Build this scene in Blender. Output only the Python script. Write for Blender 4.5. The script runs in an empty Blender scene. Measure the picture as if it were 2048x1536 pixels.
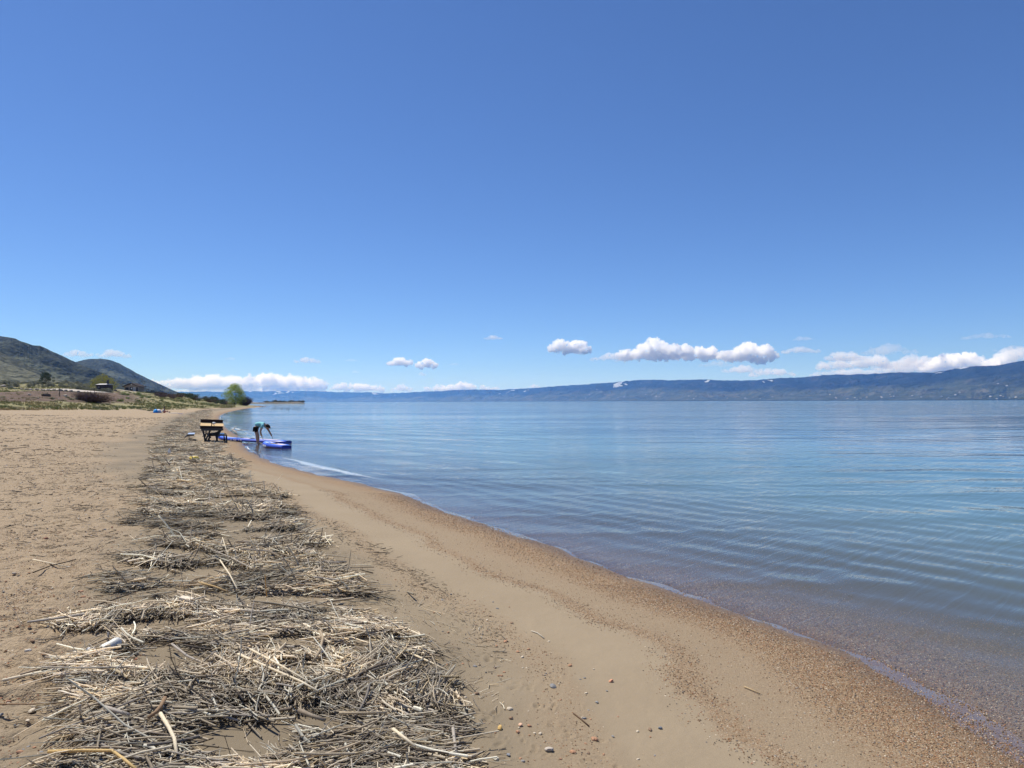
import bpy, bmesh, math, random
import numpy as np
from mathutils import Vector, Matrix
R_ = math.radians
rng = np.random.default_rng(11)
random.seed(5)
sc = bpy.context.scene
COL = sc.collection

# ------------------------------------------------------------------ camera
F = 1420.0                       # focal length in photograph pixels (2048 wide)
ZC = 2.0                         # eye above the lake level
cam_d = bpy.data.cameras.new('camera')
cam_d.sensor_width = 36.0
cam_d.lens = F / 2048 * 36.0
cam_d.clip_start = 0.05
cam_d.clip_end = 200000.0
cam = bpy.data.objects.new('camera', cam_d)
COL.objects.link(cam)
CM = Matrix.Translation((0, 0, ZC)) @ Matrix.Rotation(R_(90 + 1.41), 4, 'X') @ Matrix.Rotation(R_(-0.19), 4, 'Z')
cam.matrix_world = CM
sc.camera = cam
CR = np.array(CM.to_3x3())


def ray(u, v):
    u = np.asarray(u, float); v = np.asarray(v, float)
    d = np.stack([(u - 1024) / F, -(v - 768) / F, -np.ones_like(u)], -1)
    return d @ CR.T


def gp(u, v, z=0.0):
    d = ray(u, v)
    t = (z - ZC) / d[..., 2]
    return d[..., 0] * t, d[..., 1] * t


def proj(x, y, z):
    x, y, z = np.broadcast_arrays(np.asarray(x, float), np.asarray(y, float), np.asarray(z, float))
    p = np.stack([x, y, z - ZC], -1) @ CR
    w = np.maximum(-p[..., 2], 1e-3)
    return 1024 + F * p[..., 0] / w, 768 - F * p[..., 1] / w


# ------------------------------------------------------------------ numpy noise
def _h(i, j, s):
    n = (i * 374761393 + j * 668265263 + s * 974634777) & 0xffffffff
    n = ((n ^ (n >> 13)) * 1274126177) & 0xffffffff
    n = ((n ^ (n >> 16)) * 2246822519) & 0xffffffff
    return ((n ^ (n >> 15)) & 0xffffff) / 16777215.0


def vn(x, y, s=0):
    xi = np.floor(x).astype(np.int64); yi = np.floor(y).astype(np.int64)
    fx = x - xi; fy = y - yi
    fx = fx * fx * fx * (fx * (fx * 6 - 15) + 10); fy = fy * fy * fy * (fy * (fy * 6 - 15) + 10)
    a = _h(xi, yi, s); b = _h(xi + 1, yi, s); c = _h(xi, yi + 1, s); d = _h(xi + 1, yi + 1, s)
    return (a + (b - a) * fx) * (1 - fy) + (c + (d - c) * fx) * fy


def fbm(x, y, o=4, s=0, g=0.5):
    r = 0; a = 1; t = 0
    for k in range(o):
        r = r + a * vn(x * 2 ** k + 17.3 * k, y * 2 ** k - 9.1 * k, s + k); t += a; a *= g
    return r / t


def sst(a, b, x):
    t = np.clip((x - a) / (b - a), 0, 1)
    return t * t * (3 - 2 * t)


# ------------------------------------------------------------------ shoreline (land on its left going away)
_sp = [(2048, 1500), (1900, 1408), (1700, 1302), (1500, 1228), (1300, 1160), (1100, 1090), (1000, 1056), (900, 1024),
       (800, 986), (700, 961), (600, 939), (540, 920), (512, 906), (499, 898), (493, 891), (489, 882), (480, 873),
       (469, 865.5), (455, 856), (446, 845), (441, 836), (447, 829), (470, 822), (500, 816.5), (531, 813.2)]
_sx, _sy = gp([p[0] for p in _sp], [p[1] for p in _sp], 0.0)
_pts = [(900, -20000), (200, -2000), (60, -300), (22, -70), (9, -20), (5.0, -6), (3.9, -1.5), (3.35, 1.3), (3.12, 2.9)]
_pts += list(zip(_sx, _sy))
tx, ty = _pts[-1]
_pts += [(tx - 1.5, ty + 5), (tx - 12, ty + 22), (tx - 40, ty + 80), (-215, 560), (-420, 900), (-900, 1700), (-1800, 4200), (-4500, 12000), (-7000, 21000)]


def catmull(P, n=10):
    P = [np.array(p, float) for p in P]
    out = []
    for i in range(len(P) - 1):
        p0 = P[max(i - 1, 0)]; p1 = P[i]; p2 = P[i + 1]; p3 = P[min(i + 2, len(P) - 1)]
        t0 = 0; t1 = t0 + max(np.linalg.norm(p1 - p0), 1e-3) ** .5
        t2 = t1 + max(np.linalg.norm(p2 - p1), 1e-3) ** .5; t3 = t2 + max(np.linalg.norm(p3 - p2), 1e-3) ** .5
        for k in range(n):
            t = t1 + (t2 - t1) * k / n
            a1 = p1 if i == 0 else (t1 - t) / (t1 - t0) * p0 + (t - t0) / (t1 - t0) * p1
            a2 = (t2 - t) / (t2 - t1) * p1 + (t - t1) / (t2 - t1) * p2
            a3 = p2 if i == len(P) - 2 else (t3 - t) / (t3 - t2) * p2 + (t - t2) / (t3 - t2) * p3
            b1 = (t2 - t) / (t2 - t0) * a1 + (t - t0) / (t2 - t0) * a2
            b2 = (t3 - t) / (t3 - t1) * a2 + (t - t1) / (t3 - t1) * a3
            out.append((t2 - t) / (t2 - t1) * b1 + (t - t1) / (t2 - t1) * b2)
    out.append(P[-1])
    return np.array(out)


SHORE = catmull(_pts, 7)


def pdist(x, y, P):
    """signed distance to the polyline, + on its left"""
    x = np.atleast_1d(np.asarray(x, float)); y = np.atleast_1d(np.asarray(y, float))
    best = np.full(x.shape, 1e18); sg = np.ones(x.shape)
    for i in range(len(P) - 1):
        ax, ay = P[i]; dx, dy = P[i + 1] - P[i]
        L = dx * dx + dy * dy + 1e-12
        px = x - ax; py = y - ay
        t = np.clip((px * dx + py * dy) / L, 0, 1)
        d = (px - t * dx) ** 2 + (py - t * dy) ** 2
        m = d < best
        cr = dx * py - dy * px
        best = np.where(m, d, best); sg = np.where(m, np.where(cr >= 0, 1.0, -1.0), sg)
    return np.sqrt(best) * sg


def height(x, y, s):
    base = np.interp(s, [-3000, -400, -60, -20, -6, -2, 0, 0.5, 1.0, 1.8, 2.6, 4, 6, 12, 25, 40, 80],
                     [-14, -7, -3.2, -1.6, -.62, -.2, 0, .055, .10, .18, .24, .34, .42, .56, 1.0, 1.3, 1.6])
    sb = np.interp(y, [-50, 0, 55, 80, 110, 150, 200, 260, 320, 500], [120, 90, 46, 34, 24, 13, 8, 3, 3, 6])
    t = np.maximum(0, s - sb)
    t = np.where(y > 60, np.minimum(t, np.maximum(y - 88, 0) * .37), t)
    rise = np.interp(t, [0, 5, 12, 25, 42, 47, 56, 70, 110, 160, 500, 1500, 9000], [0, .38, 1.15, 2.6, 4.4, 4.7, 6.0, 7.9, 11.5, 14, 26, 60, 180])
    z = base + rise
    bumpy = fbm(x * .06, y * .06, 4, 3) - .5
    z = z + bumpy * np.clip(t * .05, 0, 1) * 0.9
    wob = sst(2.6, 6, s)
    z = z + wob * ((fbm(x * .35, y * .35, 3, 8) - .5) * .10 * np.clip(s / 12, .35, 1))
    z = z + ((fbm(x * .8, y * .8, 3, 13) - .5) * .045 + (fbm(x * 3.2, y * 3.2, 2, 19) - .5) * .010) * sst(-1.2, -.1, s) * sst(1.6, .4, s)
    return z


def H(x, y):
    x = np.atleast_1d(np.asarray(x, float)); y = np.atleast_1d(np.asarray(y, float))
    return height(x, y, pdist(x, y, SHORE))


def ground(u, v):
    """where the photograph's pixel meets the terrain (first hit along the ray)"""
    d = ray(u, v)
    t = np.geomspace(1.5, 900, 900)
    x = d[0] * t; y = d[1] * t; z = ZC + d[2] * t
    h = H(x, y)
    k = np.argmax(h > z)
    if not (h > z).any():
        k = len(t) - 1
    return float(x[k]), float(y[k]), float(h[k])


def atdist(u, Y):
    d = ray(u, 800.0)
    x = d[0] / d[1] * Y
    return float(x), float(Y), float(H(x, Y)[0])
HAZE_D = 4.9e-5
# ------------------------------------------------------------------ tagging and mesh helpers
def tag(o, label=None, cat=None, group=None, kind=None):
    for k, v in (('label', label), ('category', cat), ('group', group), ('kind', kind)):
        if v:
            o[k] = v
    return o


def link(name, me, mats=None, parent=None):
    o = bpy.data.objects.new(name, me)
    COL.objects.link(o)
    if mats is not None and me is not None and not me.materials:
        for m in (mats if isinstance(mats, (list, tuple)) else [mats]):
            me.materials.append(m)
    if parent is not None:
        o.parent = parent
    return o


def empty(name, loc=(0, 0, 0), rz=0.0):
    o = bpy.data.objects.new(name, None)
    COL.objects.link(o)
    o.location = loc; o.rotation_euler = (0, 0, rz); o.empty_display_size = .1
    return o


def np_mesh(name, V, loops, counts, smooth=False, col=None, fatt=None, mi=None):
    me = bpy.data.meshes.new(name)
    V = np.ascontiguousarray(V, np.float32)
    loops = np.ascontiguousarray(loops, np.int32).ravel()
    counts = np.ascontiguousarray(counts, np.int32)
    me.vertices.add(len(V)); me.vertices.foreach_set('co', V.ravel())
    me.loops.add(len(loops)); me.loops.foreach_set('vertex_index', loops)
    me.polygons.add(len(counts))
    st = np.zeros(len(counts), np.int32); st[1:] = np.cumsum(counts)[:-1]
    me.polygons.foreach_set('loop_start', st)
    me.polygons.foreach_set('use_smooth', np.full(len(counts), bool(smooth)))
    if mi is not None:
        me.polygons.foreach_set('material_index', np.ascontiguousarray(mi, np.int32))
    me.update(calc_edges=True)
    if col is not None:
        a = me.color_attributes.new('col', 'FLOAT_COLOR', 'POINT')
        c = np.ones((len(V), 4), np.float32); c[:, :3] = col
        a.data.foreach_set('color', c.ravel())
    for k, v in (fatt or {}).items():
        a = me.attributes.new(k, 'FLOAT', 'POINT')
        a.data.foreach_set('value', np.ascontiguousarray(v, np.float32).ravel())
    return me


def grid_faces(nr, nc, wrap=False):
    r = np.arange(nr - 1)[:, None]; c = np.arange(nc if wrap else nc - 1)[None, :]
    c2 = (c + 1) % nc
    q = np.stack([r * nc + c, r * nc + c2, (r + 1) * nc + c2, (r + 1) * nc + c], -1)
    return q.reshape(-1, 4)


# ------------------------------------------------------------------ node helper
class NT:
    def __init__(s, name):
        s.m = bpy.data.materials.new(name); s.m.use_nodes = True
        s.t = s.m.node_tree; s.t.nodes.clear()
        s.out = s.t.nodes.new('ShaderNodeOutputMaterial')

    def n(s, typ, ins=None, **props):
        nd = s.t.nodes.new('ShaderNode' + typ)
        for k, v in props.items():
            setattr(nd, k, v)
        for k, v in (ins or {}).items():
            s.set(nd, k, v)
        return nd

    def set(s, nd, k, v):
        sock = nd.inputs[k]
        if hasattr(v, 'links'):
            s.t.links.new(v, sock)
        else:
            if isinstance(v, (tuple, list)) and len(v) == 3 and sock.type == 'RGBA':
                v = (*v, 1)
            sock.default_value = v

    def obj(s):
        return s.n('TexCoord').outputs['Object']

    def mapv(s, vec, scale=(1, 1, 1), rot=(0, 0, 0), loc=(0, 0, 0)):
        return s.n('Mapping', {'Vector': vec, 'Scale': scale, 'Rotation': rot, 'Location': loc}).outputs[0]

    def noise(s, vec, scale, detail=3, rough=.5, dist=0):
        return s.n('TexNoise', {'Vector': vec, 'Scale': scale, 'Detail': detail, 'Roughness': rough, 'Distortion': dist}).outputs['Fac']

    def vor(s, vec, scale, out='Distance', feature='F1', rand=1.0):
        return s.n('TexVoronoi', {'Vector': vec, 'Scale': scale, 'Randomness': rand}, feature=feature).outputs[out]

    def ramp(s, fac, stops, interp='LINEAR'):
        nd = s.n('ValToRGB', {'Fac': fac}); e = nd.color_ramp.elements
        nd.color_ramp.interpolation = interp
        while len(e) < len(stops):
            e.new(.5)
        for i, (p, c) in enumerate(stops):
            e[i].position = p
            e[i].color = (*c, 1) if isinstance(c, (tuple, list)) else (c, c, c, 1)
        return nd.outputs['Color']

    def mix(s, fac, a, b, typ='MIX'):
        nd = s.n('Mix', data_type='RGBA', blend_type=typ)
        s.set(nd, 0, fac); s.set(nd, 6, a); s.set(nd, 7, b)
        return nd.outputs[2]

    def math(s, op, a, b=0.0, c=0.0, clamp=False):
        nd = s.n('Math', operation=op, use_clamp=clamp)
        s.set(nd, 0, a); s.set(nd, 1, b); s.set(nd, 2, c)
        return nd.outputs[0]

    def att(s, name, out='Fac'):
        return s.n('Attribute', attribute_name=name).outputs[out]

    def bump(s, h, strength=.5, dist=.01, normal=None):
        i = {'Height': h, 'Strength': strength, 'Distance': dist}
        if normal is not None:
            i['Normal'] = normal
        return s.n('Bump', i).outputs[0]

    def prin(s, col, rough=.8, spec=.3, normal=None, **kw):
        i = {'Base Color': col, 'Roughness': rough, 'Specular IOR Level': spec}
        if normal is not None:
            i['Normal'] = normal
        i.update(kw)
        return s.n('BsdfPrincipled', i).outputs[0]

    def done(s, surf=None, vol=None):
        if surf is not None:
            s.t.links.new(surf, s.out.inputs['Surface'])
        if vol is not None:
            s.t.links.new(vol, s.out.inputs['Volume'])
        return s.m


def flat(name, c, rough=.7, spec=.3, var=.12, scale=8.0, metal=0.0, bump=0.0):
    """a simple surface with slight procedural variation"""
    N = NT(name)
    nz = N.noise(N.obj(), scale, 4)
    d = tuple(x * (1 - var) for x in c); l = tuple(min(1, x * (1 + var)) for x in c)
    cc = N.ramp(nz, [(.3, d), (.7, l)])
    nrm = N.bump(nz, .4, bump) if bump else None
    return N.done(N.prin(cc, rough, spec, nrm, Metallic=metal))


def colmat(name, rough=.8, spec=.2, trans=0.0, var=.0):
    """colour from the mesh's own per-piece colour attribute"""
    N = NT(name)
    c = N.att('col', 'Color')
    b = N.prin(c, rough, spec)
    if trans:
        t = N.n('BsdfTranslucent', {'Color': c}).outputs[0]
        b = N.n('MixShader', {'Fac': trans, 1: b, 2: t}).outputs[0]
    return N.done(b)


# ------------------------------------------------------------------ where the washed-up reeds lie (photo rows unprojected)
_rv = np.array([815, 822, 830, 840, 860, 875, 900, 925, 950, 975, 1000, 1025, 1050, 1075, 1100, 1125, 1150, 1180, 1200, 1225, 1245, 1262, 1280, 1300, 1330, 1360, 1400, 1450, 1500, 1536, 1700, 2600])
_rl = np.array([410, 395, 372, 350, 322, 310, 300, 300, 292, 280, 268, 262, 255, 262, 262, 235, 195, 210, 240, 150, 70, 90, 170, 110, 85, 92, 135, 150, 105, 60, 60, 60])
_rr = np.array([432, 428, 425, 425, 436, 450, 470, 488, 500, 520, 575, 605, 622, 640, 650, 668, 700, 735, 758, 790, 830, 845, 845, 850, 872, 880, 885, 925, 948, 960, 1000, 1200])
_holes = [(455, 1085, 70, 14), (480, 1052, 70, 12), (395, 1118, 60, 10), (330, 1325, 85, 32), (480, 1500, 95, 42), (250, 1210, 90, 12), (320, 1258, 70, 14),
          (560, 1290, 55, 14), (330, 1160, 55, 9), (600, 1345, 38, 13), (430, 1195, 40, 7), (640, 1238, 26, 8), (470, 1000, 60, 7), (400, 1040, 50, 6), (330, 1060, 45, 6),
          (430, 960, 40, 4), (360, 985, 45, 5), (110, 1300, 40, 10), (200, 1275, 40, 8), (520, 1200, 25, 6), (416, 877, 40, 12), (470, 905, 36, 8), (560, 1120, 30, 6), (300, 1100, 36, 5), (700, 1215, 22, 6), (560, 960, 30, 5), (208, 1302, 20, 13), (250, 1000, 30, 5), (400, 930, 30, 4), (520, 1050, 34, 6), (330, 1020, 30, 5), (600, 1180, 26, 6), (300, 1300, 22, 8)]


def reedmask(x, y, z, raw=False):
    u, v = proj(x, y, z)
    w = fbm(x * 1.3, y * 1.3, 4, 31) - .5
    w2 = fbm(x * .45 + 7, y * 2.4, 3, 37) - .5
    L = np.interp(v, _rv, _rl); Rr = np.interp(v, _rv, _rr)
    wid = np.maximum(Rr - L, 12)
    a = (u - L) / wid + w * .34; b = (Rr - u) / wid + w2 * .30
    m = sst(-.02, .10, a) * sst(-.02, .09, b)
    for (hu, hv, hw, hh) in _holes:
        kk = 1.3 if hv > 1150 else 1.05
        q = ((u - hu) / hw / kk) ** 2 + ((v - hv) / hh / kk) ** 2 + w * 1.5 + w2 * .8
        m = m * sst(.65, 1.15, q)
    q_ = fbm(x * 1.05, y * 2.2, 4, 41)
    e_ = sst(0, .30, np.minimum(a, b))
    lo = np.interp(v, [820, 900, 1000, 1150, 1250, 1400, 1536], [.45, .45, .455, .44, .38, .31, .29]) + (1 - e_) * .10
    m = m * sst(lo, lo + .07, q_ + .05)
    st_ = fbm(x * .9 + 11, y * 4.2, 4, 43)
    m = m * (.12 + .88 * sst(.36, .46, st_ + .10 * e_ + np.interp(v, [1000, 1300], [0, .08])))
    m = np.where((y < .5) | (v < 812), 0, m)
    return m


# ------------------------------------------------------------------ ground sheet + water sheet share one polar grid
Rs = [1.2]
while Rs[-1] < 19500:
    r = Rs[-1]
    Rs.append(r + min(max(r * r / 2272 * 2.3, .004), .0135 * r if r < 900 else .05 * r))
Rs = np.array(Rs)
th = np.concatenate([np.arange(-R_(38.2), R_(38.2), .00176), np.linspace(R_(38.3), 2 * math.pi - R_(38.3), 64)])
NC, NR = len(th), len(Rs)
GX = (Rs[:, None] * np.sin(th)[None, :]).ravel(); GY = (Rs[:, None] * np.cos(th)[None, :]).ravel()
GS = pdist(GX, GY, SHORE)
GZ = height(GX, GY, GS)
GRR = np.repeat(Rs, NC)

n1 = fbm(GX * .9, GY * .9, 4, 51) - .5
n2 = fbm(GX * 3.1, GY * 3.1, 4, 57) - .5
nr = fbm(GX * .35, GY * .35, 3, 59) - .5
rm = reedmask(GX, GY, GZ)
near = sst(90, 30, GRR)
sw = GS + n1 * .45 + n2 * .16
gravel = sst(1.80, 1.66, sw) * sst(-3.2, -1.6, sw)
dense = sst(1.25, .55, GS + n1 * .5) + .55 * sst(1.45, 1.62, sw) * sst(2.0, 1.7, sw)
wrack = sst(2.38, 2.52, sw) * sst(2.95, 2.62, sw)
dryz = sst(4.6, 5.8, GS + n1 * 1.6 + nr * 1.0)
sbg = np.interp(GY, [-50, 0, 55, 80, 110, 150, 200, 260, 320, 500], [120, 90, 46, 34, 24, 13, 8, 3, 3, 6])
tt = GS - sbg + nr * 6 + n1 * 3
vegm = sst(-3, 3, tt)
gu, gv = proj(GX, GY, GZ)
dirt = sst(9, 13, tt) * sst(46, 40, tt) * sst(330, 240, gu + nr * 60) * vegm
# relief: lumpy dry sand, footprints, low reed mound, pebbly strip
lump = (fbm(GX * 5.5, GY * 5.5, 4, 61) - .5)
lump2 = (fbm(GX * 17, GY * 17, 3, 67) - .5)
fade = sst(24, 9, GRR)
GZ = GZ + dryz * (lump * .060 * sst(140, 24, GRR) + lump2 * .016 * fade) + (lump * .008 + lump2 * .004) * fade * sst(.4, 2.0, GS) * (1 - dryz)
prints = []
pr = np.random.default_rng(3)
for (fu, fv, fs) in [(985, 1305, 1.0), (1040, 1362, .8), (960, 1412, .8), (935, 1335, .7), (1120, 1395, .8), (1065, 1495, .6), (905, 1255, .9), (870, 1230, .8), (1035, 1470, .6), (1140, 1440, .7),
                     (150, 1058, 1.1), (85, 1105, 1.0), (1000, 1500, .6), (1215, 1495, .7), (1100, 1330, .5), (965, 1290, .7), (700, 1095, 1.0), (735, 1120, 1.0), (760, 1165, .9)]:
    fx, fy = gp(fu, fv, .3)
    a = .6 + pr.normal() * .5
    ca, sa = math.cos(a), math.sin(a)
    for q in range(pr.integers(3, 8)):
        ox, oy = pr.normal(0, .075, 2)
        dx = GX - fx - ox; dy = GY - fy - oy
        wx = dx + (n2 + .3 * lump2) * .05; wy = dy + (n1 - .3 * lump2) * .05
        q1, q2 = pr.uniform(.018, .05) * fs, pr.uniform(.012, .026) * fs
        A = (wx * ca + wy * sa) / q1; B = (-wx * sa + wy * ca) / q2
        rr = A * A + B * B
        GZ += -.013 * fs * pr.uniform(.4, 1.2) * np.exp(-rr) + .005 * fs * np.exp(-(np.sqrt(rr) - 1.7) ** 2 * 4)
for k in range(330):       # old trampled hollows in the dry sand
    fu = pr.uniform(0, 480); fv = pr.uniform(880, 1536)
    fx, fy = gp(fu, fv, .45)
    a = pr.uniform(0, 3.14); ca, sa = math.cos(a), math.sin(a)
    m = (np.abs(GX - fx) < .4) & (np.abs(GY - fy) < .4)
    dx = GX[m] - fx; dy = GY[m] - fy; q = pr.uniform(.05, .11)
    rr = ((dx * ca + dy * sa) / q) ** 2 + ((-dx * sa + dy * ca) / q / .6) ** 2
    GZ[m] += (-.024 * np.exp(-rr) + .011 * np.exp(-(np.sqrt(rr) - 1.6) ** 2 * 4)) * dryz[m]
mound = rm * (.015 + .04 * sst(.3, .7, fbm(GX * 1.05, GY * 2.2, 4, 41)))
GZ = GZ + mound * .5
center = np.array([[0, 0, .4]])
V = np.concatenate([np.stack([GX, GY, GZ], -1), center])
qf = grid_faces(NR, NC, True)
fan = np.stack([np.full(NC, NR * NC), (np.arange(NC) + 1) % NC, np.arange(NC)], -1)
loops = np.concatenate([qf.ravel(), fan.ravel()])
counts = np.concatenate([np.full(len(qf), 4), np.full(NC, 3)])


def ext(a, v=0.0):
    return np.concatenate([a, [v]])


gme = np_mesh('ground', V, loops, counts, True, fatt=dict(s=ext(GS, 5), gravel=ext(gravel), dense=ext(np.clip(dense, 0, 1)), wrack=ext(wrack), dryz=ext(dryz, 1),
              litter=ext(rm), veg=ext(vegm), dirt=ext(dirt)))

# ground material -------------------------------------------------------------
N = NT('beach_ground')
P = N.obj()
A_s, A_g, A_d, A_w, A_dry, A_l, A_v, A_dt = [N.att(k) for k in ('s', 'gravel', 'dense', 'wrack', 'dryz', 'litter', 'veg', 'dirt')]
nbig = N.noise(P, 1.1, 5); nmid = N.noise(P, 9, 5, .6); nfin = N.noise(P, 95, 4, .65); ngr = N.noise(P, 420, 2, .7)
# smooth sand
smooth = N.ramp(nbig, [(.3, (.240, .188, .124)), (.7, (.290, .232, .156))])
smooth = N.mix(.55, smooth, N.ramp(ngr, [(.28, (.13, .10, .062)), (.5, (.265, .21, .14)), (.72, (.42, .34, .235))]), 'MIX')
damp = N.ramp(nbig, [(.3, (.145, .118, .082)), (.7, (.205, .166, .114))])
damp = N.mix(.5, damp, N.ramp(ngr, [(.3, (.092, .074, .050)), (.5, (.175, .142, .096)), (.7, (.28, .23, .16))]), 'MIX')
band = N.n('MapRange', {'Value': A_s, 'From Min': 2.3, 'From Max': 3.2}).outputs[0]
sand = N.mix(N.math('MULTIPLY', band, N.ramp(N.noise(P, .8, 3), [(.3, .35), (.65, 1.0)])), smooth, damp)
# dry brown sand with grit
dry = N.ramp(nmid, [(.25, (.255, .190, .122)), (.55, (.33, .252, .164)), (.8, (.385, .30, .202))])
grit = N.ramp(nfin, [(.25, (.12, .088, .056)), (.45, (.29, .22, .142)), (.66, (.40, .315, .215)), (.8, (.56, .47, .36))])
dry = N.mix(.5, dry, grit)
cellc = N.n('TexVoronoi', {'Vector': P, 'Scale': 38.0})
pebc = N.ramp(N.n('SeparateColor', {'Color': cellc.outputs['Color']}).outputs[0], [(0, (.36, .16, .085)), (.3, (.40, .30, .2)), (.5, (.17, .14, .12)), (.7, (.55, .49, .40)), (.9, (.26, .19, .13))], 'CONSTANT')
pebm = N.math('MULTIPLY', N.ramp(cellc.outputs['Distance'], [(.16, 1.0), (.24, 0.0)]), N.ramp(N.n('SeparateColor', {'Color': cellc.outputs['Color']}).outputs[1], [(.66, 0.0), (.68, 1.0)]))
dry = N.mix(pebm, dry, pebc)
base = N.mix(A_dry, sand, dry)
# gravel
gv1 = N.n('TexVoronoi', {'Vector': P, 'Scale': 120.0}); gv2 = N.n('TexVoronoi', {'Vector': P, 'Scale': 240.0})
gstops = [(0, (.205, .110, .055)), (.18, (.26, .175, .095)), (.34, (.14, .094, .058)), (.5, (.33, .25, .155)), (.64, (.065, .048, .036)), (.74, (.235, .14, .072)), (.9, (.42, .34, .24))]
gc = N.mix(.5, N.ramp(N.n('SeparateColor', {'Color': gv1.outputs['Color']}).outputs[0], gstops, 'CONSTANT'), N.ramp(N.n('SeparateColor', {'Color': gv2.outputs['Color']}).outputs[0], gstops, 'CONSTANT'))
gsand = N.mix(N.math('ADD', N.math('MULTIPLY', A_d, .55), .30), smooth, gc)
gmask = N.math('MAXIMUM', A_g, N.math('MULTIPLY', A_w, .75))
base = N.mix(gmask, base, gsand)
# litter under the reeds
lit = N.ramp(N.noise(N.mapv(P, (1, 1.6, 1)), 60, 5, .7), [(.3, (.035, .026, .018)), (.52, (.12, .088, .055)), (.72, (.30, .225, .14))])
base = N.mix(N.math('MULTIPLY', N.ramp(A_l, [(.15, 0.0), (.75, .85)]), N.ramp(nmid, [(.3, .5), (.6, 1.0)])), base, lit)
# vegetated bank
veg = N.ramp(N.noise(P, .22, 6, .65), [(.28, (.33, .265, .15)), (.45, (.28, .245, .12)), (.6, (.18, .20, .08)), (.75, (.29, .25, .14))])
veg = N.mix(.45, veg, N.ramp(N.noise(P, 2.1, 5, .7), [(.3, (.12, .12, .055)), (.5, (.27, .235, .13)), (.7, (.38, .31, .19))]))
base = N.mix(A_v, base, veg)
dirt_c = N.ramp(N.noise(N.mapv(P, (1, .35, 1)), .5, 6, .7), [(.3, (.075, .050, .037)), (.5, (.125, .086, .062)), (.7, (.18, .128, .088))])
base = N.mix(A_dt, base, dirt_c)
# lake bed
bed = N.ramp(N.n('SeparateColor', {'Color': gv1.outputs['Color']}).outputs[0], [(0, (.32, .25, .195)), (.3, (.40, .325, .25)), (.6, (.18, .145, .115)), (.85, (.56, .47, .37))], 'CONSTANT')
bed = N.mix(N.n('MapRange', {'Value': A_s, 'From Min': -1.4, 'From Max': -3.2}).outputs[0], bed, N.mix(nmid, (.20, .165, .115), (.26, .22, .155)))
base = N.mix(N.n('MapRange', {'Value': A_s, 'From Min': 0.0, 'From Max': -.25}).outputs[0], base, bed)
# wet edge
nw = N.math('ADD', A_s, N.math('MULTIPLY', N.math('SUBTRACT', nbig, .5), .5))
wet = N.n('MapRange', {'Value': nw, 'From Min': .55, 'From Max': .16}).outputs[0]
base = N.mix(N.math('MULTIPLY', wet, .75), base, N.mix(1.0, base, (.45, .42, .40), 'MULTIPLY'))
hgt = N.math('ADD', N.math('MULTIPLY', ngr, .0022), N.math('MULTIPLY', nfin, N.math('MULTIPLY_ADD', A_dry, .010, .0022)))
hgt = N.math('ADD', hgt, N.math('MULTIPLY', N.math('MULTIPLY', gmask, N.math('SUBTRACT', 1.0, gv1.outputs['Distance'])), .004))
hgt = N.math('ADD', hgt, N.math('MULTIPLY', A_v, N.math('MULTIPLY', N.noise(P, 1.6, 5, .7), .5)))
hgt = N.math('ADD', hgt, N.math('MULTIPLY', A_dry, N.math('ADD', N.math('MULTIPLY', N.noise(P, 26, 4, .6), .026), N.math('MULTIPLY', N.noise(P, 6, 5, .7), .10))))
fnz = N.math('ADD', N.math('MULTIPLY', N.math('SUBTRACT', N.noise(P, .8, 3, .5), .5), .55), N.math('MULTIPLY', N.math('SUBTRACT', N.noise(P, 5, 2, .5), .5), .05))
film = N.n('MapRange', {'Value': N.math('ADD', A_s, fnz), 'From Min': .125, 'From Max': .095}).outputs[0]
hgt = N.math('MULTIPLY', hgt, N.math('MULTIPLY_ADD', film, -.93, 1.0))
nrm = N.bump(hgt, .8, 1.0)
rough = N.math('MAXIMUM', N.math('MULTIPLY_ADD', film, -.40, N.math('MULTIPLY_ADD', wet, -.42, .88)), .07)
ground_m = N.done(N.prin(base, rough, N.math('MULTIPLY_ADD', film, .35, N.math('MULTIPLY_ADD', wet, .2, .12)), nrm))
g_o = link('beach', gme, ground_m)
tag(g_o, kind='structure')

# ------------------------------------------------------------------ water
keep_v = (GS < .30)
qk = qf[keep_v[qf].any(1)]
Rmask = GRR[qk].max(1) < 19400
qk = qk[Rmask]
used, inv = np.unique(qk, return_inverse=True)
WX, WY, WS, WR = GX[used], GY[used], GS[used], GRR[used]
depth = np.maximum(0, -np.interp(-WS, [0], [0]) - (GZ[used]))
wz = np.zeros(len(used))
# gentle swell, calmer at the edge
crest = (WX * .70 + WY * .71)
sw_n = fbm(WX * .08, WY * .08, 3, 71)
wz += .006 * np.sin(crest * 2 * math.pi / 2.6 + 6 * sw_n) * sst(0, -3, WS) * sst(160, 40, WR)
wz += .006 * np.sin((WX * .8 + WY * .6) * 2 * math.pi / .62 + 9 * fbm(WX * .3, WY * .3, 3, 73)) * sst(-.2, -1.5, WS) * sst(26, 12, WR) * (.3 + .9 * fbm(WX * .4, WY * .7, 3, 75))
foam = np.zeros(len(used))
wu, wv = proj(WX, WY, wz)
bx, by = gp([498, 508, 520, 545, 575, 605, 640, 675, 710, 745, 790, 830], [899, 905, 908.5, 913, 919, 926, 935, 943, 951, 958, 968, 976], 0.0)
BW = np.stack([bx, by], -1)
mk = (WR < 60) & (wu < 900)
bd = np.full(len(used), 50.0); bd[mk] = pdist(WX[mk], WY[mk], BW)
along = np.interp(wu, [500, 540, 580, 640, 690, 740, 790, 830], [.35, .5, .75, 1, .9, .6, .22, 0])
bn = fbm(WX * 2.2, WY * 2.2, 4, 77)
wz += .05 * along * np.exp(-np.where(bd > 0, (bd / .35) ** 2, (bd / .6) ** 2)) * sst(.0, .2, along)
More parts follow.
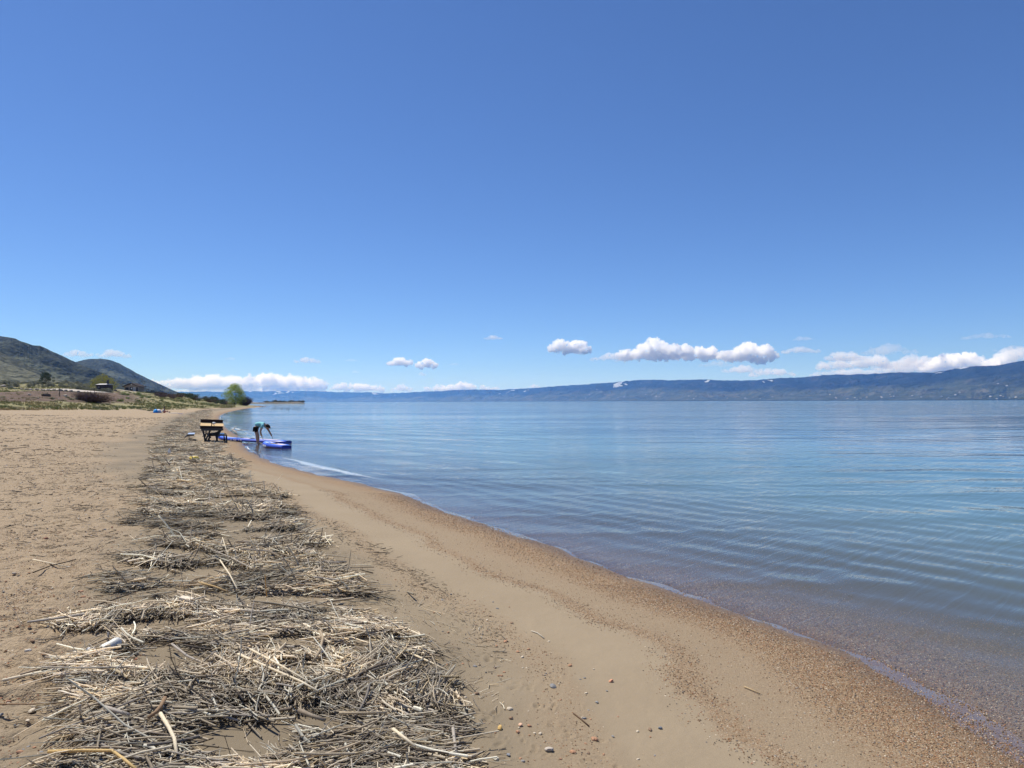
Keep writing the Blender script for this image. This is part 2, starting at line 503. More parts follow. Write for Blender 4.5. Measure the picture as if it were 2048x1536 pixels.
for (fu, fv, hw, hh, ta, am) in [(486.6, 821.7, 9, 1.1, .10, 1), (464, 826, 6, 1.1, .25, .9), (458.5, 834, 13, 1.8, .12, 1.1), (459.6, 840, 5, 1.2, .1, 1), (454, 845.5, 11, 1.6, .08, 1.1), (475, 853, 6, 1.4, .08, .9),
                                 (480, 861, 19, 1.7, .21, 1.1), (500, 870.5, 17, 1.9, .10, 1.15), (470, 815.8, 5, .8, .1, .8), (480, 818.6, 4, .8, .05, .9), (503, 876.5, 9, 1.3, .05, .6)]:
    du = wu - fu; dv = wv - fv - du * ta
    q = (du / hw) ** 2 + (dv / hh) ** 2
    wz += .05 * np.exp(-q * .8)
edge = foam
foam = np.clip(np.maximum(foam, edge * .8), 0, 1)
calm = sst(-2.2, -.1, WS) * sst(30, 12, WR)
wme = np_mesh('water', np.stack([WX, WY, wz], -1), inv.reshape(-1, 4), np.full(len(qk), 4), True, fatt=dict(depth=depth, foam=foam, calm=calm, ws=WS))
N = NT('lake_water')
P = N.obj()
a_dep, a_fo, a_ca, a_ws = N.att('depth'), N.att('foam'), N.att('calm'), N.att('ws')
rotv = N.mapv(P, rot=(0, 0, R_(45)))
w1 = N.noise(N.mapv(rotv, (6.4, .60, 1)), 1.0, 4, .55, .8)
w2 = N.noise(N.mapv(rotv, (16.0, 1.9, 1)), 1.0, 3, .55, .3)
w4 = N.noise(N.mapv(P, (.12, .35, 1)), 1.0, 2, .5, .3)
wind = N.ramp(N.noise(N.mapv(P, (.012, .060, 1)), 1.0, 4, .62, .6), [(.34, .22), (.50, .70), (.64, 1.7)])
calmf = N.math('MULTIPLY_ADD', a_ca, -.45, 1.0)
w3 = N.noise(N.mapv(rotv, (26.0, 3.2, 1), rot=(0, 0, R_(-14))), 1.0, 2, .5, .6)
hh = N.math('ADD', N.math('MULTIPLY', w1, .0155), N.math('MULTIPLY', w2, .0050))
hh = N.math('ADD', N.math('MULTIPLY', hh, calmf), N.math('MULTIPLY', w4, .10))
hh = N.math('ADD', hh, N.math('MULTIPLY', N.math('MULTIPLY', w3, .0042), a_ca))
hh = N.math('MULTIPLY', hh, wind)
hh = N.math('MULTIPLY', hh, N.n('MapRange', {'Value': a_ws, 'From Min': -50.0, 'From Max': -600.0, 'To Min': 1.0, 'To Max': 4.5}).outputs[0])
nrm = N.bump(hh, 1.0, 1.0)
fres = N.n('Fresnel', {'IOR': 1.33, 'Normal': nrm}).outputs[0]
clear = N.n('BsdfTransparent', {'Color': (.95, .96, .95)}).outputs[0]
tcol = N.ramp(N.n('MapRange', {'Value': a_ws, 'From Min': -2.0, 'From Max': -152.0}).outputs[0], [(0.0, (.150, .172, .145)), (.035, (.112, .184, .176)), (.09, (.072, .158, .180)), (.16, (.052, .128, .196)), (.6, (.12, .205, .285))])
turb = N.n('BsdfDiffuse', {'Color': tcol}).outputs[0]
tf = N.math('SUBTRACT', 1.0, N.math('POWER', 2.718, N.math('MULTIPLY', a_dep, -1.9)))
body = N.n('MixShader', {'Fac': tf, 1: clear, 2: turb}).outputs[0]
glo = N.n('BsdfGlossy', {'Color': (1, .99, .97), 'Roughness': .04, 'Normal': nrm}).outputs[0]
surf = N.n('MixShader', {'Fac': fres, 1: body, 2: glo}).outputs[0]
fm = N.math('MULTIPLY', a_fo, N.ramp(N.noise(P, 16, 4, .7), [(.30, .5), (.55, 1.0)]))
fm = N.ramp(fm, [(.22, 0.0), (.50, .95)])
surf = N.n('MixShader', {'Fac': fm, 1: surf, 2: N.n('BsdfDiffuse', {'Color': (.82, .84, .86)}).outputs[0]}).outputs[0]
w_o = link('lake_water', wme, N.done(surf))
tag(w_o, kind='structure')

# lacy foam: thin sheets lying on the water along the little breakers
fV, fQ, fE, o_ = [], [], [], 0
fr = np.random.default_rng(8)


def foam_strip(pts, widths, dens, n=160, m=9):
    global o_
    P = catmull(pts, max(2, n // (len(pts) - 1))); n = len(P)
    T = np.gradient(P, axis=0); T /= np.linalg.norm(T, axis=1, keepdims=True) + 1e-9
    Nn = np.stack([-T[:, 1], T[:, 0]], -1)
    t = np.linspace(0, 1, n); W_ = np.interp(t, np.linspace(0, 1, len(widths)), widths) * (.55 + .9 * fbm(t * 14, t * 0 + o_, 3, 7))
    Dn = np.interp(t, np.linspace(0, 1, len(dens)), dens)
    off = (fbm(t * 9, t * 0 + 3 + o_, 3, 17) - .5) * .5 * W_
    q = np.linspace(-1, 1, m)
    XY = P[:, None] + Nn[:, None] * (q[None, :, None] * W_[:, None, None] + off[:, None, None])
    e = np.clip(1 - np.abs(q) ** 1.5, 0, 1)[None] * Dn[:, None] * np.clip(np.minimum(t, 1 - t) * 12, 0, 1)[:, None]
    h = .012 + .05 * np.clip(1 - np.abs(q + .25) ** 1.3, 0, 1)[None] * np.clip(W_, 0, .5)[:, None]
    fV.append(np.concatenate([XY, h[..., None]], -1).reshape(-1, 3)); fE.append(e.ravel()); fQ.append(grid_faces(n, m) + o_); o_ += n * m


def pxl(us, vs):
    x, y = gp(us, vs, 0.0)
    return list(zip(x, y))


foam_strip(pxl([494, 496, 503, 512, 525, 545, 562], [893.5, 897, 901.5, 906, 909.5, 914, 917]), [.04, .05, .05, .06, .04], [.6, .7, .6, .55, .4])
foam_strip(pxl([552, 575, 600, 628, 655, 685, 715, 745, 775, 800], [912, 917.5, 923.5, 931, 937.5, 944, 950.5, 956.5, 963, 968]), [.06, .16, .26, .32, .30, .22, .15, .06], [.45, .75, .9, .95, .85, .6, .3, .05])
for (ua, va, ub, vb, w_, d_) in [(478, 821, 495, 822.6, .5, .9), (459, 825.4, 470, 826.8, .4, .8), (446, 832.4, 472, 835.6, .55, .95), (455, 839.4, 464, 840.7, .35, .8), (443, 844.8, 466, 846.5, .4, .95),
                                 (469, 852.3, 481, 853.4, .25, .8), (461, 856, 497, 863.5, .26, 1.0), (482, 868.5, 517, 872.5, .22, 1.0), (466, 815.2, 474, 815.9, .5, .7), (476, 818.2, 484, 818.9, .4, .7), (494, 875.8, 512, 877.4, .12, .6)]:
    k_ = 5; us = np.linspace(ua, ub, k_); vs = np.linspace(va, vb, k_) + fr.normal(0, .25, k_)
    foam_strip(pxl(us, vs), [w_ * .4, w_, w_ * .8, w_ * .3], [d_ * .7, d_, d_ * .9, d_ * .5], 60)
FV_, FQ_, FE_ = np.concatenate(fV), np.concatenate(fQ), np.concatenate(fE)
N = NT('lacy_foam'); P = N.obj()
lace = N.math('ADD', N.math('MULTIPLY', N.noise(P, 11, 5, .75), .9), N.math('MULTIPLY', N.vor(P, 22), .35))
al = N.ramp(N.math('ADD', N.math('MULTIPLY', N.att('dens'), 1.05), N.math('MULTIPLY', N.math('SUBTRACT', lace, .62), 1.3)), [(.34, 0.0), (.78, .92)])
tag(link('foam', np_mesh('foam', FV_, FQ_, np.full(len(FQ_), 4), True, fatt=dict(dens=FE_)), N.done(N.n('MixShader', {'Fac': al, 1: N.n('BsdfTransparent').outputs[0], 2: N.n('BsdfDiffuse', {'Color': (.80, .83, .86)}).outputs[0]}).outputs[0])), 'lacy white foam along the small breakers at the water edge', 'foam', kind='stuff')
# ------------------------------------------------------------------ light
SUN_EL, SUN_AZ = 61.5, -56.0          # azimuth measured from the view direction (+Y), negative = to the left
sd = Vector((math.sin(R_(SUN_AZ)) * math.cos(R_(SUN_EL)), math.cos(R_(SUN_AZ)) * math.cos(R_(SUN_EL)), math.sin(R_(SUN_EL))))
sl = bpy.data.lights.new('sun', 'SUN'); sl.energy = 5.0; sl.angle = R_(.53); sl.color = (1.0, .95, .87)
so = bpy.data.objects.new('sun', sl); COL.objects.link(so)
so.rotation_euler = sd.to_track_quat('Z', 'Y').to_euler(); so.location = (0, 0, 60)
w = bpy.data.worlds.new('World'); sc.world = w; w.use_nodes = True
wt = w.node_tree
bg = wt.nodes['Background']; bg.inputs[1].default_value = .09
sky = wt.nodes.new('ShaderNodeTexSky'); sky.sky_type = 'NISHITA'; sky.sun_disc = False
sky.sun_elevation = R_(SUN_EL); sky.sun_rotation = R_(SUN_AZ)
sky.altitude = 1800; sky.air_density = 1.0; sky.dust_density = .25; sky.ozone_density = 6.5
hs = wt.nodes.new('ShaderNodeMix'); hs.data_type = 'RGBA'; hs.blend_type = 'MULTIPLY'
hs.inputs[0].default_value = 1.0; hs.inputs[7].default_value = (.74, .85, 1.06, 1)
wt.links.new(sky.outputs[0], hs.inputs[6]); wt.links.new(hs.outputs[2], bg.inputs[0])
sc.view_settings.view_transform = 'Standard'; sc.view_settings.look = 'None'; sc.view_settings.gamma = 1.0; sc.view_settings.exposure = 0.35
sc.view_settings.use_curve_mapping = False
sc.render.engine = 'CYCLES'
sc.cycles.max_bounces = 64; sc.cycles.volume_bounces = 64; sc.cycles.transparent_max_bounces = 16; sc.cycles.diffuse_bounces = 3; sc.cycles.glossy_bounces = 3
sc.cycles.use_denoising = True
sc.cycles.caustics_reflective = False; sc.cycles.caustics_refractive = False
# ------------------------------------------------------------------ hills
def hill(name, us, vs, Rr, Rf, zf, step, nrad, amp, lam, mat, seed, back=1.35, power=1.15, snow=None, bands=None, kind='structure'):
    uu = np.arange(us[0], us[-1], step)
    vv = np.interp(uu, us, vs) + (fbm(uu / 22, uu * 0 + seed, 4, seed) - .5) * (1.6 if np.mean(Rr) > 3000 else 2.2) + (fbm(uu / 7, uu * 0 + 4, 3, seed + 3) - .5) * (1.5 if np.mean(Rr) > 3000 else .8)
    d = ray(uu, vv)
    hyp = np.hypot(d[:, 0], d[:, 1]); k = d[:, 2] / hyp; ax = d[:, 0] / hyp; ay = d[:, 1] / hyp
    rr = np.interp(uu, us, Rr) if np.ndim(Rr) else np.full(len(uu), float(Rr))
    rf = np.interp(uu, us, Rf) if np.ndim(Rf) else np.full(len(uu), float(Rf))
    t = np.concatenate([np.linspace(0, 1, nrad), np.linspace(1, back, 10)[1:]])
    R = rf[None] + (rr - rf)[None] * t[:, None]
    X = R * ax[None]; Y = R * ay[None]
    zr = ZC + rr * k
    tt = np.clip(t, 0, 1)[:, None]
    shape = tt ** power
    shape = np.where(t[:, None] > 1, 1 - (t[:, None] - 1) * 1.6, shape)
    n = 1 - np.abs(2 * fbm(X / lam, Y / lam, 5, seed) - 1)
    n2 = fbm(X / lam * 3.1 + 5, Y / lam * 3.1, 4, seed + 9)
    z = zf + (zr - zf)[None] * shape + amp * ((n - .75) * 1.3 + (n2 - .5) * .5) * (sst(0, .25, tt) * (1.0 - .55 * sst(.8, 1, tt)))
    cur = ((z - ZC) / R).max(0)
    sc_ = (k + (ZC - zf) / rr) / np.maximum(cur + (ZC - zf) / rr, 1e-5)
    z = zf + (z - zf) * sc_[None]
    z[0] = zf - 3
    frac = (z - zf) / np.maximum((zr - zf)[None], 1)
    f = dict(t=np.broadcast_to(np.clip(frac, 0, 1), z.shape).ravel())
    if snow is not None:
        sn = snow(X, Y, frac, np.broadcast_to(uu[None], z.shape), tt)
        f['snow'] = sn.ravel()
    f['gul'] = n.ravel()
    me = np_mesh(name, np.stack([X, Y, z], -1).reshape(-1, 3), grid_faces(len(t), len(uu)), np.full((len(t) - 1) * (len(uu) - 1), 4), True, fatt=f)
    o = link(name, me, mat)
    return tag(o, kind=kind), (X, Y, z, uu)


def far_mat():
    N = NT('far_slopes'); P = N.obj()
    a_t, a_s, a_g = N.att('t'), N.att('snow'), N.att('gul')
    nz = N.noise(P, .0011, 6, .62); nz2 = N.noise(P, .006, 5, .7); nz3 = N.noise(P, .03, 3, .7)
    low = N.ramp(nz2, [(.3, (.042, .058, .038)), (.5, (.074, .088, .056)), (.68, (.14, .135, .092))])
    high = N.ramp(nz2, [(.32, (.010, .018, .024)), (.55, (.020, .027, .030)), (.75, (.085, .078, .075))])
    tb = N.math('ADD', a_t, N.math('MULTIPLY', N.math('SUBTRACT', nz, .5), 1.1))
    c = N.mix(N.ramp(tb, [(.34, 0.0), (.54, 1.0)]), low, high)
    c = N.mix(N.math('MULTIPLY', N.ramp(nz3, [(.50, 0.0), (.62, 1.0)]), N.ramp(a_t, [(.05, .5), (.5, .35)])), c, (.035, .045, .035))
    bare = N.math('MULTIPLY', N.ramp(N.noise(N.mapv(P, (1, 3.0, 1)), .0035, 5, .75), [(.66, 0.0), (.70, 1.0)]), N.ramp(a_t, [(.04, 1.0), (.38, 0.0)]))
    c = N.mix(N.math('MULTIPLY', bare, .5), c, (.40, .34, .25))
    c = N.mix(N.ramp(N.math('ADD', a_t, N.math('MULTIPLY', nz3, .03)), [(.022, 1.0), (.045, 0.0)]), c, (.016, .028, .02))
    c = N.mix(N.ramp(a_s, [(.42, 0.0), (.58, 1.0)]), c, (.52, .56, .62))
    nr_ = N.bump(N.math('ADD', N.math('MULTIPLY', nz3, 22.0), N.math('MULTIPLY', N.noise(N.mapv(P, (1, 1, .4)), .0045, 6, .68), 210.0)), 1.0, 1.0)
    return N.done(N.prin(c, .95, .05, nr_))


def near_mat(name, lowc, brush, dens, sc_=1.0):
    N = NT(name); P = N.obj()
    a_t, a_g = N.att('t'), N.att('gul')
    st = N.mapv(P, (1, 1, .45))
    nz = N.noise(st, .012 * sc_, 6, .65, .6); nz2 = N.noise(P, .09 * sc_, 5, .7); v = N.vor(P, .075 * sc_); v2 = N.vor(P, .16 * sc_)
    c = N.ramp(nz2, [(.28, tuple(.62 * q for q in lowc)), (.5, lowc), (.72, tuple(1.35 * q for q in lowc))])
    m = N.math('ADD', N.math('MULTIPLY', a_t, .42), N.math('MULTIPLY', nz, 1.15))
    m = N.math('ADD', m, N.math('MULTIPLY', N.math('SUBTRACT', .75, a_g), .55))
    big = N.ramp(m, [(dens, 0.0), (dens + .16, 1.0)])
    c = N.mix(N.math('MULTIPLY', big, N.ramp(nz2, [(.35, 1.0), (.62, .45)])), c, brush)
    dots = N.math('MULTIPLY', N.ramp(v, [(.20, 1.0), (.36, 0.0)]), N.ramp(nz2, [(.40, 0.0), (.5, 1.0)]))
    d2 = N.math('MULTIPLY', N.ramp(v2, [(.18, 1.0), (.34, 0.0)]), N.ramp(nz, [(.42, 0.0), (.54, 1.0)]))
    c = N.mix(N.math('MULTIPLY', N.math('MAXIMUM', dots, d2), .85), c, tuple(.55 * q for q in brush))
    h = N.math('ADD', N.math('MULTIPLY', N.math('SUBTRACT', 1.0, v2), 3.2), N.math('MULTIPLY', nz2, 5.0))
    return N.done(N.prin(c, .95, .05, N.bump(h, .8, 1.0)))


def snow_fn(X, Y, fr, u, tt):
    a = fbm(X / 130 + 3, Y / 200, 4, 91); b = fbm(X / 1500, Y / 1500, 3, 97)
    thr = .735 + .05 * np.clip((u - 700) / 700, -.6, .8)
    return sst(thr, thr + .07, a + (b - .5) * .35) * sst(.55, .78, fr + (b - .5) * .3) * (tt <= 1)


FU = np.array([120, 250, 350, 400, 450, 500, 560, 620, 650, 680, 720, 760, 800, 850, 900, 950, 1000, 1050, 1100, 1150, 1200, 1260, 1290, 1340, 1400, 1450, 1500, 1560, 1600, 1650, 1700, 1740, 1780, 1830, 1870, 1900, 1950, 2000, 2025, 2048, 2120, 2250, 2400, 2600, 2900])
FV = np.array([790, 788, 784, 783, 784, 782.5, 781.5, 782, 783, 785, 784, 786, 786, 783, 781, 779, 780, 777, 773, 770, 767, 761, 759.5, 760.5, 759, 761, 761, 756, 755, 750, 749, 748, 745, 745, 745, 739, 732, 731, 725, 721, 705, 700, 690, 700, 690])
FRr = np.interp(FU, [120, 500, 700, 900, 1100, 1400, 2048, 2900], [18500, 18500, 18000, 15500, 12600, 10300, 8200, 6500])
FRf = np.interp(FU, [120, 500, 700, 900, 1100, 1400, 2048, 2900], [16300, 16200, 15600, 12600, 9600, 7000, 4900, 3600])
far_m = far_mat()
far_o, FARG = hill('far_mountains', FU, FV, FRr, FRf, -1.0, 1.6, 120, 165, 1150, far_m, 101, power=1.25, snow=snow_fn)

hB, hBg = hill('brushy_hill', [-420, -200, -60, 0, 30, 65, 80, 110, 150, 175, 200, 230, 262, 300, 340, 380], [560, 618, 655, 672, 677, 691, 692, 705, 723, 735, 744, 756, 767, 779, 790, 799],
     [2000, 1950, 1900, 1850, 1830, 1800, 1790, 1760, 1740, 1720, 1700, 1680, 1650, 1620, 1600, 1580], [900, 900, 900, 900, 900, 900, 900, 905, 910, 915, 920, 925, 930, 935, 940, 945], 8, 1.0, 150, 44, 170,
     near_mat('brushy_slope', (.088, .098, .072), (.018, .025, .027), .57), 131, power=1.2)
hC, hCg = hill('round_hill', [40, 90, 130, 150, 175, 200, 220, 240, 260, 280, 300, 320, 335, 350, 372, 420], [776, 748, 730, 723, 718.5, 717, 720, 727.5, 739, 750, 760, 769, 775.5, 782, 790, 804],
     3000, 2050, 9, .7, 140, 48, 230, near_mat('round_hill_slope', (.085, .096, .074), (.018, .026, .029), .52, .8), 141, power=1.05)
hA, hAg = hill('smooth_spur', [-420, -200, -60, 0, 20, 40, 60, 80, 100, 125, 150, 180, 215, 260, 330], [600, 645, 683, 704, 713, 722.5, 733, 743, 751, 759, 765, 771, 776, 781, 790],
     [1300, 1250, 1200, 1150, 1130, 1110, 1090, 1070, 1050, 1030, 1010, 980, 950, 900, 840], [620, 620, 620, 620, 620, 620, 620, 620, 620, 620, 620, 620, 620, 610, 600], 9, 1.0, 120, 11, 120,
     near_mat('smooth_spur_slope', (.125, .126, .088), (.042, .047, .036), .86, 1.3), 151, power=1.1)

# low spit far out in the lake
bx, by = gp(np.array([470, 500, 540, 570, 606, 612]), np.array([806.9] * 6), 0)
sp_u = np.linspace(478, 614, 60)
spR = np.linspace(1050, 1230, 14)
dd = ray(sp_u, np.full(60, 800.)); hy = np.hypot(dd[:, 0], dd[:, 1])
SX = spR[:, None] * (dd[:, 0] / hy)[None]; SY = spR[:, None] * (dd[:, 1] / hy)[None]
prof = np.sin(np.linspace(0, math.pi, 14))[:, None] * (np.interp(sp_u, [478, 500, 530, 560, 600, 614], [1.6, 1.7, 1.9, 2.2, 2.4, .2]) + (fbm(sp_u / 9, sp_u * 0, 3, 5) - .5) * 1.0)[None] * 1.25 - .25
me = np_mesh('spit', np.stack([SX, SY, prof], -1).reshape(-1, 3), grid_faces(14, 60), np.full(13 * 59, 4), True)
N = NT('spit_ground'); P = N.obj()
tag(link('spit_land', me, N.done(N.prin(N.ramp(N.noise(P, .08, 5, .7), [(.3, (.06, .07, .04)), (.5, (.12, .105, .075)), (.7, (.19, .16, .11))]), .95, .05))), kind='structure')

# ------------------------------------------------------------------ haze: the air between here and the far shore
hv = 20800.0
me = bpy.data.meshes.new('haze'); bm = bmesh.new(); bmesh.ops.create_cube(bm, size=1.0)
for q in bm.verts:
    q.co = Vector((q.co.x * 2 * hv, q.co.y * 2 * hv, -16.0 if q.co.z < 0 else 640.0))
bm.to_mesh(me); bm.free()
N = NT('pale_air')
pv = N.n('VolumePrincipled', {'Color': (.15, .41, 1.0), 'Absorption Color': (1, 1, 1), 'Density': HAZE_D, 'Anisotropy': .25}).outputs[0]
hz = link('haze', me, N.done(None, pv)); tag(hz, kind='stuff')
# ------------------------------------------------------------------ clouds (volumes of droplets, far beyond the haze)
def cloud_mat(name, dens, col=(1, 1, 1)):
    N = NT(name)
    v = N.n('VolumeScatter', {'Color': col, 'Density': dens, 'Anisotropy': .0}).outputs[0]
    m = N.done(None, v)
    return m


ctex = bpy.data.textures.new('cloud_lumps', 'CLOUDS'); ctex.noise_scale = 420; ctex.noise_depth = 4
ctex3 = bpy.data.textures.new('cloud_detail', 'CLOUDS'); ctex3.noise_scale = 62; ctex3.noise_depth = 3
ctex2 = bpy.data.textures.new('cloud_billows', 'CLOUDS'); ctex2.noise_scale = 150; ctex2.noise_depth = 4
CM_T = cloud_mat('cloud_thick', .0105); CM_M = cloud_mat('cloud_medium', .0034); CM_W = cloud_mat('cloud_wisp', .0011, (.93, .93, .96)); CM_B = cloud_mat('cloud_bank_far', .0055)
cr = np.random.default_rng(21)


def cloud(u, v, w_px, h_px, D, n, mat, label, seed, group=None, flat=.25, tops=None):
    d = ray(u, v); hyp = math.hypot(d[0], d[1])
    c = Vector((d[0] / hyp * D, d[1] / hyp * D, ZC + d[2] / hyp * D))
    S = D / F * math.hypot(1, (u - 1024) / F) / 1.0
    W, Hh = w_px * S / math.hypot(1, (u - 1024) / F), h_px * S / math.hypot(1, (u - 1024) / F)
    rg = np.random.default_rng(seed)
    bm = bmesh.new()
    n = max(n, int(math.ceil(W / Hh * 3.2)))
    for i in range(n):
        tpos = (i + .5) / n * 2 - 1 + rg.normal(0, .6 / n)
        env = max(.28, 1 - abs(tpos) ** 2.2)
        if tops is not None:
            env = np.interp(tpos, np.linspace(-1, 1, len(tops)), tops)
        r = Hh * .5 * env * rg.uniform(.62, 1.0)
        r = max(r, Hh * .24)
        x = tpos * (W * .5 - r * .5); y = rg.normal(0, .22) * Hh
        z = -Hh * .5 + r * rg.uniform(.75, 1.15) + max(0, (env * Hh - 2 * r)) * rg.uniform(.2, 1)
        mtx = Matrix.Translation((x, y, z)) @ Matrix.Diagonal((rg.uniform(1.0, 1.7), 1.3, rg.uniform(.8, 1.0), 1))
        bmesh.ops.create_icosphere(bm, subdivisions=3, radius=r, matrix=mtx)
    for q in bm.verts:
        lo = -Hh * .5
        if q.co.z < lo + Hh * flat * .5:
            q.co.z = lo + Hh * flat * .5 - (lo + Hh * flat * .5 - q.co.z) * .35
    me = bpy.data.meshes.new('cloud'); bm.to_mesh(me); bm.free()
    o = link('cloud', me, mat)
    o.location = c; o.rotation_euler = (0, 0, -math.atan2(d[0], d[1]))
    rm_ = o.modifiers.new('merge', 'REMESH'); rm_.mode = 'VOXEL'; rm_.voxel_size = max(W / 170, Hh / 48); rm_.use_smooth_shade = True
    d1 = o.modifiers.new('lumps', 'DISPLACE'); d1.texture = ctex; d1.texture_coords = 'GLOBAL'; d1.strength = Hh * .56; d1.mid_level = .5
    d2 = o.modifiers.new('billows', 'DISPLACE'); d2.texture = ctex2; d2.texture_coords = 'GLOBAL'; d2.strength = Hh * .48; d2.mid_level = .5
    d3 = o.modifiers.new('detail', 'DISPLACE'); d3.texture = ctex3; d3.texture_coords = 'GLOBAL'; d3.strength = min(Hh * .16, 130); d3.mid_level = .5
    tag(o, label, 'cloud', group)
    return o


D0 = 29000
CL = [
 (158, 706, 44, 13, D0, 6, CM_M, 'small flat white cloud over the saddle between the two hills', None),
 (226, 707, 52, 15, D0, 7, CM_M, 'small white cloud directly over the rounded hill top', None),
 (460, 717, 22, 8, D0, 4, CM_W, 'faint tiny cloud high above the lone green tree', None),
 (615, 720, 46, 13, D0, 6, CM_M, 'small white cloud with a pointed left end above the low cloud bank', None),
 (800, 722, 46, 23, D0, 6, CM_T, 'left puff of the bright pair of round clouds over the middle lake', [.3, .7, 1, .85, .6]),
 (852, 725, 42, 22, D0 + 1500, 6, CM_T, 'right puff of the bright pair of round clouds over the middle lake', [.5, .9, 1, .8, .4]),
 (844, 747, 11, 9, D0, 4, CM_M, 'tiny lone puff just under the bright pair of round clouds', None),
 (702, 720, 26, 6, D0, 4, CM_W, 'faint grey wisp left of the bright pair of round clouds', None),
 (711, 743, 16, 6, D0, 3, CM_W, 'faint small wisp low down left of the bright pair', None),
 (908, 728, 22, 5, D0, 3, CM_W, 'faint grey wisp right of the bright pair of round clouds', None),
 (986, 675, 38, 10, D0, 6, CM_M, 'thin lone cloud highest over the middle of the lake', None),
 (1142, 692, 78, 33, D0, 10, CM_T, 'heaped white cloud with two humps over the centre right shore', [.6, 1, .62, .6, .95, .7, .3]),
 (1211, 713, 66, 18, D0 + 900, 8, CM_M, 'low flat cloud tucked under the gap before the biggest cloud', [.3, .5, .6, .9, 1, .4]),
 (1315, 697, 145, 46, D0, 16, CM_T, 'biggest bright cumulus cloud with a tall hump over the right shore', [.35, .5, .55, 1, .95, .6, .6, .5]),
 (1405, 704, 110, 32, D0 + 1600, 12, CM_T, 'middle hump joining the biggest cumulus to its right neighbour', [.4, .7, .85, .9, .6, .4]),
 (1497, 703, 96, 42, D0 + 600, 12, CM_T, 'rounded cumulus at the right end of the long bright cloud row', [.35, .6, .7, 1, .8, .45]),
 (1435, 727, 60, 13, D0 + 2500, 7, CM_W, 'thin shaded cloud streak below the long bright cloud row', None),
 (1482, 738, 70, 16, D0 + 3000, 9, CM_M, 'low cloud with a notched top hugging the ridge below the bright row', None),
 (1545, 744, 84, 17, D0 + 3500, 10, CM_M, 'low spread cloud resting just over the ridge right of centre', None),
 (1600, 700, 70, 13, D0, 8, CM_M, 'flat drifting cloud right of the bright cumulus row', None),
 (1607, 676, 40, 11, D0, 5, CM_W, 'faint high shred of cloud above the flat drifting cloud', None),
 (1688, 712, 64, 19, D0 + 1200, 8, CM_M, 'lumpy pale cloud at the left end of the broad right hand bank', None),
 (1775, 699, 90, 21, D0 + 800, 9, CM_W, 'thin grey veil cloud over the broad right hand bank', None),
 (1748, 722, 190, 30, D0 + 3000, 18, CM_M, 'broad pale cloud bank behind the dark ridge at right', [.5, .7, .6, .9, .8, .6, .9, .7]),
 (1700, 744, 130, 16, D0 + 6000, 12, CM_M, 'low white streak of cloud along the ridge beneath the broad bank', None),
 (1845, 730, 150, 34, D0 + 4000, 15, CM_M, 'pale mid part of the cloud bank behind the high right ridge', [.5, .7, .8, .6, .7, .9]),
 (1936, 724, 140, 40, D0 + 2200, 14, CM_T, 'bright domed cloud behind the highest ridge at far right', [.4, .7, 1, .95, .7, .5, .4]),
 (2030, 712, 70, 26, D0 + 2600, 8, CM_M, 'pale cloud cut off by the right edge above the highest ridge', None),
 (1972, 671, 72, 12, D0, 7, CM_W, 'dim lilac wisp highest at the far right', None),
 (2030, 697, 60, 10, D0, 5, CM_W, 'dim streak of cloud over the highest ridge at the right edge', None),
 (350, 766, 120, 26, 42000, 14, CM_B, 'left end of the low cloud bank where the hill slope drops away', [.45, .7, .8, .9, .8, .9]),
 (430, 764, 120, 32, 42600, 16, CM_B, 'towering part of the low cloud bank left of the green tree', [.6, .9, 1, .8, .7]),
 (515, 764, 130, 32, 42000, 16, CM_B, 'low cloud bank right behind the lone green tree', [.7, .8, .75, 1, .9, .7]),
 (592, 764, 110, 36, 42800, 14, CM_B, 'peaked part of the low cloud bank right of the green tree', [.8, 1, .9, .7, .8, .6]),
 (480, 780, 330, 10, 46000, 20, CM_B, 'long flat base layer of the low cloud bank over far mountains', None),
 (716, 772, 105, 23, 43000, 13, CM_B, 'separate low cloud heap over the far shore right of the bank', [.5, .8, .75, .9, .7, .5]),
 (803, 775, 36, 16, 43000, 6, CM_M, 'small low cloud between two heaps on the far horizon', None),
 (900, 773, 100, 21, 43000, 13, CM_B, 'low white heap cloud over the far shore left of centre', [.4, .6, .7, .8, 1, .7]),
 (980, 774, 40, 13, 43000, 7, CM_B, 'pair of small puffs low over the far central shore', [.9, .6, .4, .7, .5]),
 (1068, 772, 24, 9, 43000, 5, CM_B, 'single small bright puff peeping over the ridge near the centre', None),
 (1030, 779, 20, 6, 43000, 4, CM_M, 'tiny faint puff on the ridge left of the single bright one', None),
]
for i, (u, v, a, b, D, n, m, lab, tops) in enumerate(CL):
    cloud(u, v, a, b, D, n, m, lab, 300 + i, None, tops=tops)
